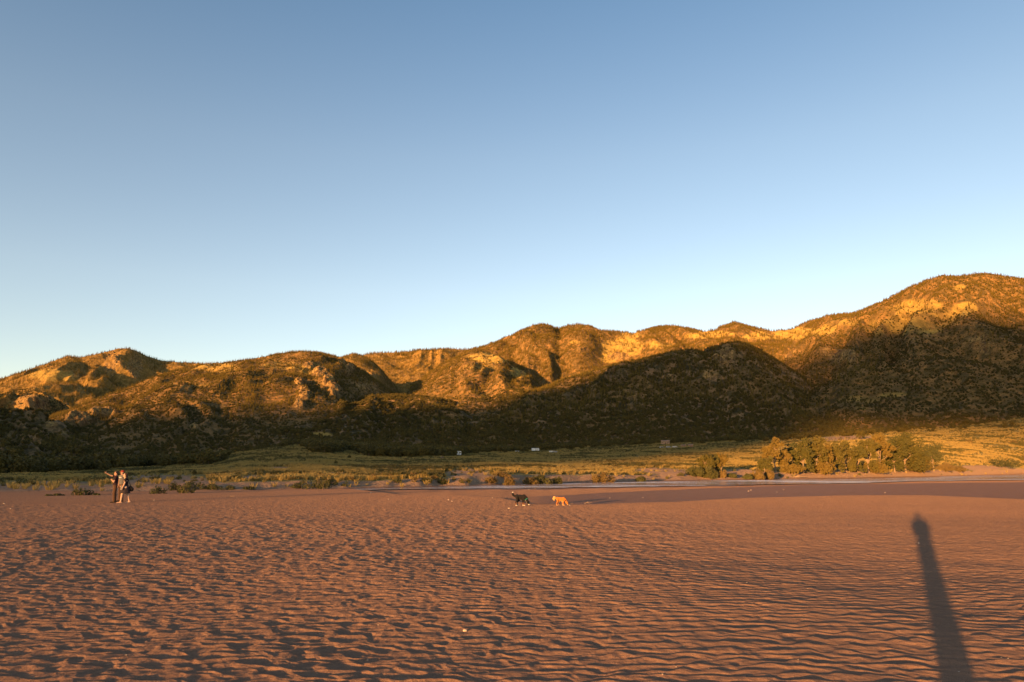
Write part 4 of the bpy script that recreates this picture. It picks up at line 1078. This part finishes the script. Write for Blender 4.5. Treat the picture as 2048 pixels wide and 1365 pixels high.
def hand(w, f, side, up, curl=.35, point=False, s=1.0):
    """palm and five separate fingers; w wrist, f finger direction, side towards the thumb"""
    w = V3(*w); f = V3(*f); f /= np.linalg.norm(f); side = V3(*side); side = side - f * side.dot(f); side /= np.linalg.norm(side); pl = np.cross(f, side)
    if pl[2] > 0 and not up or pl[2] < 0 and up: pl = -pl
    P = [cap(w, w + f * .03, .024, .024), cap(w + f * .04 + side * .018, w + f * .085 + side * .026, .018, .014), cap(w + f * .04 - side * .012, w + f * .08 - side * .022, .018, .013), cap(w + f * .04, w + f * .085, .018, .014)]
    for i, (o, l) in enumerate(((.031, .068), (.011, .076), (-.010, .070), (-.030, .056))):
        c = 0.03 if (point and i == 0) else (1.15 if point else curl + .06 * i)
        b = w + f * .088 + side * o; d = f
        seg = [l * .45, l * .32, l * .25]; rr = .0095
        for q, sg in enumerate(seg):
            ang = c * (q + .7); d = f * math.cos(ang) + pl * math.sin(ang); e = b + d * sg; P.append(cap(b, e, rr, rr * .92, 8)); b = e; rr *= .92
    b = w + f * .03 + side * .03; d = f * .55 + side * .8; d /= np.linalg.norm(d); e = b + d * .035; P.append(cap(b, e, .0125, .011, 8))
    d2 = f * .9 + side * .25 + pl * .25; d2 /= np.linalg.norm(d2); P.append(cap(e, e + d2 * .03, .011, .009, 8))
    return P
def head(c, fw, tilt=0.0):
    """skull, jaw, nose, brow, lips, ears; fw is the way the face looks"""
    c = V3(*c); fw = V3(*fw); fw /= np.linalg.norm(fw); sd = np.cross(V3(0, 0, 1), fw); sd /= np.linalg.norm(sd); up = np.cross(fw, sd)
    rot = Matrix(((fw[0], sd[0], up[0]), (fw[1], sd[1], up[1]), (fw[2], sd[2], up[2])))
    P = [ell(c + up * .02 - fw * .01, (.098, .076, .098), rot=rot), ell(c - up * .055 + fw * .022, (.062, .055, .062), rot=rot), ell(c - up * .09 + fw * .055, (.025, .024, .022), rot=rot),
         cap(c + fw * .082 + up * .012, c + fw * .108 - up * .026, .009, .014, 8), cap(c + fw * .083 + up * .03 - sd * .04, c + fw * .083 + up * .03 + sd * .04, .010, .010, 8),
         cap(c + fw * .082 - up * .058 - sd * .016, c + fw * .082 - up * .058 + sd * .016, .008, .008, 8)]
    for s in (-1, 1):
        P.append(ell(c + sd * s * .078 - up * .005 - fw * .01, (.018, .009, .03), 8, rot))
        P.append(ell(c + sd * s * .03 + fw * .076 + up * .01, (.012, .014, .009), 8, rot))
    return P
meye = plain('eye', (0.05, 0.035, 0.03), .2, .02, spec=.5)
def person(name, loc, rz, J, label, skin=mskin, shirt=None, trousers=None, shoes=None, hair=None, extras=None, sleeve=.5, scale=1.0, dress=None, pointing=None, legs_bare=False, fistcurl=.5):
    e = empty('person', loc, rz, scale); tag(e, label, 'person')
    fw = V3(*J['face']); P = []
    P += head(J['head'], J['face'])
    P.append(cap(V3(*J['neck']) - (0, 0, .03), V3(*J['head']) - (0, 0, .06), .062, .056))
    ch, pv = V3(*J['chest']), V3(*J['pelvis'])
    sh = [V3(*J['shL']), V3(*J['shR'])]; hp = [V3(*J['hipL']), V3(*J['hipR'])]
    torso = [cap(ch + (0, 0, .04), pv + (0, 0, .12), .118, .105), cap(sh[0] * .55 + sh[1] * .45, sh[0], .085, .062), cap(sh[1] * .55 + sh[0] * .45, sh[1], .085, .062),
             cap((sh[0] * .7 + sh[1] * .3) - (0, 0, .12), hp[0] * .6 + pv * .4 + (0, 0, .1), .10, .085), cap((sh[1] * .7 + sh[0] * .3) - (0, 0, .12), hp[1] * .6 + pv * .4 + (0, 0, .1), .10, .085),
             cap(hp[0], hp[1], .105, .105), cap(V3(*J['neck']) - (0, 0, .05), ch, .07, .10)]
    P += torso
    for s in 'LR':
        P += [cap(J['sh' + s], J['el' + s], .049, .038), cap(J['el' + s], J['wr' + s], .038, .025)]
        f = V3(*J['wr' + s]) - V3(*J['el' + s]); sdv = J.get('th' + s, (0, 0, 1) if abs(f[2]) < abs(f[0]) + abs(f[1]) else tuple(fw))
        P += hand(J['wr' + s], f, sdv, False, curl=J.get('cu' + s, fistcurl), point=(pointing == s))
        P += [cap(J['hip' + s], J['kn' + s], .082, .055), cap(J['kn' + s], J['an' + s], .054, .036)]
        kn, an = V3(*J['kn' + s]), V3(*J['an' + s]); back = -V3(*J['toe' + s]) + an; back[2] = 0; back /= np.linalg.norm(back) + 1e-9
        P.append(cap(kn * .75 + an * .25 + back * .018, kn * .4 + an * .6 + back * .008, .048, .036))
        P += [cap(J['an' + s], an * .8 + V3(*J['toe' + s]) * .2 - (0, 0, .03), .036, .034), cap(an + back * .045 - (0, 0, .045), V3(*J['toe' + s]), .030, .024)]
        if legs_bare or shoes is None:
            to = V3(*J['toe' + s]); fd = -back; sd = np.cross(fd, V3(0, 0, 1))
            for i in range(5): P.append(cap(to + sd * (i - 2) * .013, to + sd * (i - 2) * .015 + fd * (.035 - .005 * abs(i - 1)) - (0, 0, .008), .010, .009, 8))
    fused('body', P, .0065, [skin], e, 3)
    hd = V3(*J['head']); f2 = fw / np.linalg.norm(fw); sd = np.cross(V3(0, 0, 1), f2); sd /= np.linalg.norm(sd); up = np.cross(f2, sd)
    for s in (-1, 1): fused('eye', [ell(hd + sd * s * .03 + f2 * .084 + up * .01, (.009, .009, .006), 8)], .002, [meye], e, 1)
    rot = Matrix(((f2[0], sd[0], up[0]), (f2[1], sd[1], up[1]), (f2[2], sd[2], up[2])))
    if shirt:
        S = [cap(ch + (0, 0, .04), pv + (0, 0, .06), .132, .125), cap(sh[0] * .55 + sh[1] * .45, sh[0], .092, .074), cap(sh[1] * .55 + sh[0] * .45, sh[1], .092, .074),
             cap((sh[0] * .7 + sh[1] * .3) - (0, 0, .12), hp[0] * .6 + pv * .4 + (0, 0, .05), .112, .11), cap((sh[1] * .7 + sh[0] * .3) - (0, 0, .12), hp[1] * .6 + pv * .4 + (0, 0, .05), .112, .11), cap(hp[0] + (0, 0, .06), hp[1] + (0, 0, .06), .118, .118)]
        for s in 'LR':
            a, b = V3(*J['sh' + s]), V3(*J['el' + s]); S.append(cap(a, a + (b - a) * sleeve, .068, .062))
        fused('shirt', S, .011, [shirt], e, 3, .004)
    if trousers:
        S = [cap(hp[0] + (0, 0, .03), hp[1] + (0, 0, .03), .122, .122)]
        for s in 'LR':
            S += [cap(J['hip' + s], J['kn' + s], .098, .078), cap(J['kn' + s], V3(*J['an' + s]) - (0, 0, .0), .076, .066)]
        fused('trousers', S, .011, [trousers], e, 3, .005)
    if shoes:
        for s in 'LR':
            an, to = V3(*J['an' + s]), V3(*J['toe' + s]); bk = an - to; bk[2] = 0; bk /= np.linalg.norm(bk)
            fused('shoe', [cap(an + bk * .05 - (0, 0, .045), to - bk * .02, .042, .036), cap(an, an - (0, 0, .04), .046, .046)], .008, [shoes], e, 3)
    if hair:
        H = [ell(hd + up * .032 - f2 * .024, (.098, .084, .098), rot=rot)]
        if hair[1] == 'long':
            H += [cap(hd - f2 * .06, hd - f2 * .085 - (0, 0, .20), .075, .062), cap(hd - f2 * .085 - (0, 0, .18), hd - f2 * .09 - (0, 0, .34), .065, .04)]
            for s in (-1, 1): H.append(cap(hd + sd * s * .07 + up * .02 - f2 * .01, hd + sd * s * .075 - f2 * .03 - (0, 0, .22), .03, .028))
        fused('hair', H, .009, [hair[0]], e, 2, .006)
    if dress: dress(e, J)
    if extras: extras(e, J)
    return e
def ground_at(px, py):
    p, r = on_ground(px, py); az = math.atan2(p[0], p[1])
    return (p[0], p[1], sand_h(az, r)), -az, r
c_mar = plain('dark maroon cotton', (0.030, 0.014, 0.018), .9, .1, 6); c_brn = plain('brown trousers cloth', (0.095, 0.052, 0.032), .9, .15, 6)
c_gry = plain('grey cotton', (0.13, 0.125, 0.12), .9, .1, 6); c_blk = plain('black cloth', (0.012, 0.011, 0.013), .9, .1, 6); c_red = plain('red cap cloth', (0.36, 0.05, 0.03), .9, .1, 6)
c_shoe = plain('dark shoe leather', (0.04, 0.028, 0.02)); c_wht = plain('white print', (0.75, 0.74, 0.72)); c_cam = plain('black camera plastic', (0.015, 0.015, 0.015), .4)
# a: pointing man
JA = dict(head=(-.02, .02, 1.60), face=(-1, -.1, .05), neck=(0, .02, 1.47), chest=(0, 0, 1.28), pelvis=(0, 0, .94), shL=(0, -.18, 1.41), shR=(-.02, .18, 1.41),
          hipL=(0, -.09, .90), hipR=(0, .09, .90), knL=(-.02, -.10, .49), knR=(.02, .09, .49), anL=(.01, -.11, .09), anR=(.06, .10, .09), toeL=(-.14, -.12, .035), toeR=(-.09, .12, .035),
          elR=(-.26, .16, 1.49), wrR=(-.47, .10, 1.60), thR=(0, 0, 1), elL=(-.10, -.24, 1.13), wrL=(-.24, -.10, 1.30), thL=(0, .5, .5), cuL=.7)
def camera_prop(parent, c):
    boxm('camera_body', (c[0] - .03, c[1] - .065, c[2] - .045), (c[0] + .03, c[1] + .065, c[2] + .045), c_cam, parent, .008)
loc, rz, r = ground_at(227, 1006.5)
pa = person('a', loc, rz, JA, 'man in dark shirt and brown trousers pointing away with one raised arm', mskin, c_mar, c_brn, c_shoe, (mhair2, 'short'), pointing='R')
ee = empty('camera', (loc[0], loc[1], loc[2]), rz); tag(ee, 'small black camera held at the chest of the pointing man', 'camera')
boxm('camera_body', (-.31, -.15, 1.30), (-.25, -.02, 1.39), c_cam, ee, .008); cy = cylm('lens', (0, 0, 0), .03, .06, c_cam, ee); cy.location = (-.335, -.085, 1.345); cy.rotation_euler = (0, 0, math.pi / 2)
# b: man in red cap
JB = dict(head=(-.03, .0, 1.64), face=(-.85, -.5, .05), neck=(0, .0, 1.50), chest=(0, 0, 1.31), pelvis=(0, 0, .97), shL=(.12, -.15, 1.44), shR=(-.13, .15, 1.44),
          hipL=(.05, -.08, .93), hipR=(-.06, .08, .93), knL=(.06, -.09, .51), knR=(-.06, .08, .51), anL=(.09, -.09, .09), anR=(-.03, .10, .09), toeL=(-.02, -.19, .035), toeR=(-.15, .03, .035),
          elL=(.20, -.18, 1.15), wrL=(.14, -.24, .92), elR=(-.18, .16, 1.16), wrR=(-.17, .06, .93))
def red_cap(e, J):
    hd = V3(*J['head']); f = V3(*J['face']); f /= np.linalg.norm(f); sd = np.cross(V3(0, 0, 1), f); sd /= np.linalg.norm(sd)
    rot = Matrix(((f[0], sd[0], 0), (f[1], sd[1], 0), (f[2], sd[2], 1)))
    c = fused('cap', [ell(hd + (0, 0, .055) - f * .015, (.105, .088, .078), rot=rot)], .009, [c_red], e, 2)
    fused('brim', [ell(hd + (0, 0, .055) + f * .115, (.065, .07, .010), rot=rot)], .006, [c_red], c, 2)
def shirt_print(e, J):
    red_cap(e, J)
    # an arc of white lettering-like bars across the chest
    f = V3(*J['face']); f[2] = 0; f /= np.linalg.norm(f); sd = np.cross(V3(0, 0, 1), f); ch = V3(*J['chest'])
    parts = []
    for i in range(5):
        o = (i - 2) * .045; q = ch + f * (.142 - .25 * o * o * 4) + sd * o + (0, 0, .06 - abs(o) * .12)
        parts.append(cap(q - (0, 0, .012), q + (0, 0, .014), .012, .012, 8)); parts.append(cap(q, q + sd * .03, .009, .009, 8))
    fused('chest_print', parts, .005, [c_wht], e, 1)
loc, rz, r = ground_at(240, 1004.5)
person('b', loc, rz, JB, 'bearded man in red cap and grey shirt with white print standing between the other two', mskin, c_gry, c_brn, c_shoe, (mhair, 'short'), extras=shirt_print)
# c: woman
JC = dict(head=(-.05, .0, 1.50), face=(-1, -.25, 0), neck=(-.01, .0, 1.38), chest=(0, 0, 1.19), pelvis=(.02, 0, .87), shL=(.0, -.16, 1.31), shR=(-.01, .16, 1.31),
          hipL=(.02, -.08, .84), hipR=(.02, .08, .84), knL=(-.12, -.09, .46), knR=(.14, .08, .46), anL=(-.15, -.10, .085), anR=(.27, .09, .10), toeL=(-.31, -.12, .028), toeR=(.13, .08, .030),
          elL=(-.05, -.23, 1.06), wrL=(-.13, -.22, .83), cuL=.8, elR=(.02, .22, 1.05), wrR=(-.04, .22, .82))
def make_dress(e, J):
    ch, pv = V3(*J['chest']), V3(*J['pelvis'])
    S = [cap(ch + (0, 0, .04), pv + (0, 0, .0), .124, .125), cap((0, -.09, 1.30), J['shL'], .082, .066), cap((0, .09, 1.30), J['shR'], .082, .066), cap(ch + (0, -.06, 0), pv + (0, -.05, .08), .10, .10), cap(ch + (0, .06, 0), pv + (0, .05, .08), .10, .10)]
    for s in 'LR':
        a, b = V3(*J['sh' + s]), V3(*J['el' + s]); S.append(cap(a, a + (b - a) * .55, .062, .058))
    top = fused('dress', S, .011, [c_blk], e, 3, .003)
    rings = []; k = 28
    for i, z in enumerate(np.linspace(.98, .52, 9)):
        t = i / 8
        for j in range(k):
            a = 2 * math.pi * j / k; w = 1 + .06 * t * math.sin(a * 7 + t)
            rings.append((.02 + math.cos(a) * (.125 + .13 * t) * w, math.sin(a) * (.145 + .07 * t) * w, z + .012 * math.sin(a * 5) * t))
    v = np.array(rings); o = obj('skirt', mesh_np('skirt', v, np.array([(i * k + j, (i + 1) * k + j, (i + 1) * k + (j + 1) % k, i * k + (j + 1) % k) for i in range(8) for j in range(k)]), [plain('dark skirt cloth', (0.035, 0.026, 0.03))]), e)
    sm = o.modifiers.new('t', 'SOLIDIFY'); sm.thickness = .006
loc, rz, r = ground_at(247, 1006.8)
person('c', loc, rz, JC, 'barefoot woman with long brown hair in a black dress stepping with bare legs', mskin2, None, None, None, (mhair, 'long'), dress=make_dress, legs_bare=True)
eb = empty('shoulder_bag', loc, rz); tag(eb, 'dark bag hanging behind the hip of the barefoot woman', 'bag')
fused('bag_body', [cap((.25, .02, .86), (.34, .02, .72), .075, .10), cap((.28, .02, .68), (.32, .02, .66), .07, .06)], .012, [c_blk], eb, 3, .006)
v, f, _ = join([tube([(-.02, -.16, 1.375), (.10, -.12, 1.30), (.19, -.04, 1.08), (.27, .02, .92)], [.012, .012, .012, .012], 6)]); obj('strap', mesh_np('strap', v, f, [c_blk]), eb)
ec = empty('cup', loc, rz); tag(ec, 'pale bottle held low in the hand of the barefoot woman', 'bottle')
v, f, _ = join([tube([(-.19, -.22, .70), (-.19, -.22, .72), (-.185, -.22, .88), (-.18, -.22, .91), (-.18, -.22, .95)], [.01, .026, .026, .014, .012], 12)])
ec.name = 'drinking_bottle'; obj('bottle_body', mesh_np('bottle_body', v, f, [plain('pale bottle plastic', (.28, .33, .33), .3)]), ec)
# the person taking the picture: stands out of frame, casts the long shadow on the sand
JP = dict(head=(0, -.0, 1.70), face=(0, 1, 0), neck=(0, -.01, 1.56), chest=(0, 0, 1.36), pelvis=(0, 0, 1.0), shL=(-.17, 0, 1.50), shR=(.17, 0, 1.50), hipL=(-.06, 0, .96), hipR=(.06, 0, .96),
          knL=(-.06, .02, .53), knR=(.06, .02, .53), anL=(-.06, 0, .09), anR=(.06, 0, .09), toeL=(-.07, .16, .035), toeR=(.07, .16, .035), elL=(-.20, .02, 1.24), wrL=(-.10, .20, 1.42), elR=(.19, .0, 1.22), wrR=(.14, .20, 1.40))
person('p', (.06, -.32, 0), -.5, JP, 'standing person whose long shadow stretches across the rippled sand', mskin, c_gry, c_brn, c_shoe, (mhair2, 'short'), scale=1.02)

# dogs; local x runs from tail to head
f_blk = plain('black fur', (0.012, 0.011, 0.012), .85, .3, 40, bump=.01); f_wht = plain('white fur', (0.55, 0.50, 0.43), .9, .1, 40); f_tan = plain('tan fur', (0.13, 0.05, 0.018), .9, .15, 40)
f_gol = plain('golden fur', (0.42, 0.15, 0.03), .9, .2, 40, bump=.01); f_pal = plain('pale golden fur', (0.52, 0.29, 0.11), .9, .15, 40)
def dog(px, py, H, Ln, label, kind):
    (x, y, z), rz, r = ground_at(px, py); e = empty('dog', (x, y, z), rz); tag(e, label, 'dog')
    k = H / .5; q = Ln / .5
    def S(a, b, c): return (a * q, b * k, c * k)
    P = [ell(S(.12, 0, .36), (.155 * q, .105 * k, .135 * k)), ell(S(-.06, 0, .40), (.18 * q, .088 * k, .095 * k)), ell(S(-.20, 0, .40), (.10 * q, .088 * k, .11 * k)),
         ell(S(.02, 0, .37), (.17 * q, .10 * k, .115 * k)), cap(S(.15, 0, .41), S(.26, 0, .33), .10 * k, .080 * k), cap(S(.26, 0, .33), S(.33, 0, .21), .080 * k, .066 * k), ell(S(.355, 0, .165), (.080 * k, .070 * k, .076 * k)), cap(S(.38, 0, .12), S(.41, 0, .05), .046 * k, .032 * k), cap(S(.37, 0, .105), S(.395, 0, .05), .03 * k, .02 * k)]
    for s, fx in ((-1, .03), (1, -.04)):                       # front legs
        P += [cap(S(.14 + fx * .3, s * .065, .34), S(.12 + fx, s * .07, .20), .052 * k, .032 * k), cap(S(.12 + fx, s * .07, .20), S(.13 + fx, s * .07, .05), .028 * k, .020 * k), cap(S(.13 + fx, s * .07, .028), S(.165 + fx, s * .07, .020), .026 * k, .020 * k)]
        for t in (-1, 0, 1): P.append(cap(S(.165 + fx, s * .07 + t * .014, .016), S(.185 + fx, s * .07 + t * .016, .012), .011 * k, .009 * k, 8))
    for s, fx in ((-1, -.04), (1, .05)):                       # hind legs: knee forward, hock back
        P += [cap(S(-.20, s * .06, .38), S(-.15 + fx, s * .075, .24), .075 * k, .045 * k), cap(S(-.15 + fx, s * .075, .24), S(-.235 + fx, s * .075, .145), .040 * k, .023 * k), cap(S(-.235 + fx, s * .075, .145), S(-.215 + fx, s * .075, .035), .021 * k, .018 * k), cap(S(-.215 + fx, s * .075, .026), S(-.175 + fx, s * .075, .020), .024 * k, .019 * k)]
        for t in (-1, 0, 1): P.append(cap(S(-.175 + fx, s * .075 + t * .014, .016), S(-.155 + fx, s * .075 + t * .016, .012), .011 * k, .009 * k, 8))
    if kind == 'black':
        tail = [(-.27, 0, .44), (-.34, 0, .43), (-.40, 0, .47), (-.43, 0, .54), (-.41, 0, .60)]; tr = [.035, .045, .05, .045, .02]
    else:
        tail = [(-.27, 0, .42), (-.33, 0, .46), (-.39, 0, .47), (-.42, 0, .40), (-.40, 0, .33)]; tr = [.04, .065, .085, .085, .04]
    for i in range(4): P.append(cap(S(*tail[i]), S(*tail[i + 1]), tr[i] * k, tr[i + 1] * k))
    for s in (-1, 1): P += [cap(S(.345, s * .055, .20), S(.355, s * .082, .13), .020 * k, .016 * k, 8)]
    def mf(c):
        X = c[:, 0] / q; Y = c[:, 1] / k; Zz = c[:, 2] / k; m = np.zeros(len(c), int)
        if kind == 'black':
            m[(Zz < .13) & (np.abs(Y) > .03) & (X < .3)] = 2
            m[(Zz < .032) & (X < .33)] = 1
            m[(X > .36) & (Zz < .07)] = 1; m[(np.abs(Y) < .022) & (X > .2) & (X < .30) & (Zz < .24)] = 1
            m[(X < -.36) & (Zz > .575)] = 1; m[(X > .36) & (np.abs(Y) < .012)] = 1
        else:
            m[(X < -.33) & (Zz > .25)] = 1; m[(Zz < .07)] = 1; m[(Zz < .27) & (np.abs(X) < .14) & (np.abs(Y) < .08)] = 1
        return m
    fused('body', P, .009, [f_blk, f_wht, f_tan] if kind == 'black' else [f_gol, f_pal], e, 3, .007, mf)
    for s in (-1, 1): fused('eye', [ell(S(.41, s * .036, .17), (.008, .008, .008), 8)], .003, [meye], e, 1)
    fused('nose', [ell(S(.425, 0, .03), (.014, .016, .012), 8)], .004, [c_cam], e, 1)
    a = Vector(S(.235, 0, .335)); b = Vector(S(.30, 0, .25)); d = (b - a).normalized()
    bm = bmesh.new(); bmesh.ops.create_cone(bm, cap_ends=False, segments=24, radius1=.088 * k, radius2=.084 * k, depth=.03)
    bmesh.ops.solidify(bm, geom=bm.faces[:], thickness=.006); me = bpy.data.meshes.new('collar'); bm.to_mesh(me); bm.free()
    me.materials.append(plain('teal collar', (0.02, 0.22, 0.17), .6, .05) if kind == 'black' else c_blk)
    o = obj('collar', me, e); o.location = a * .5 + b * .5; o.rotation_euler = d.to_track_quat('Z', 'Y').to_euler()
dog(1042, 1012.5, .56, .50, 'black dog with white paws, tan legs, teal collar and raised tail, nose in the sand', 'black')
dog(1122, 1012, .42, .43, 'golden dog with fluffy pale tail sniffing the sand', 'gold')
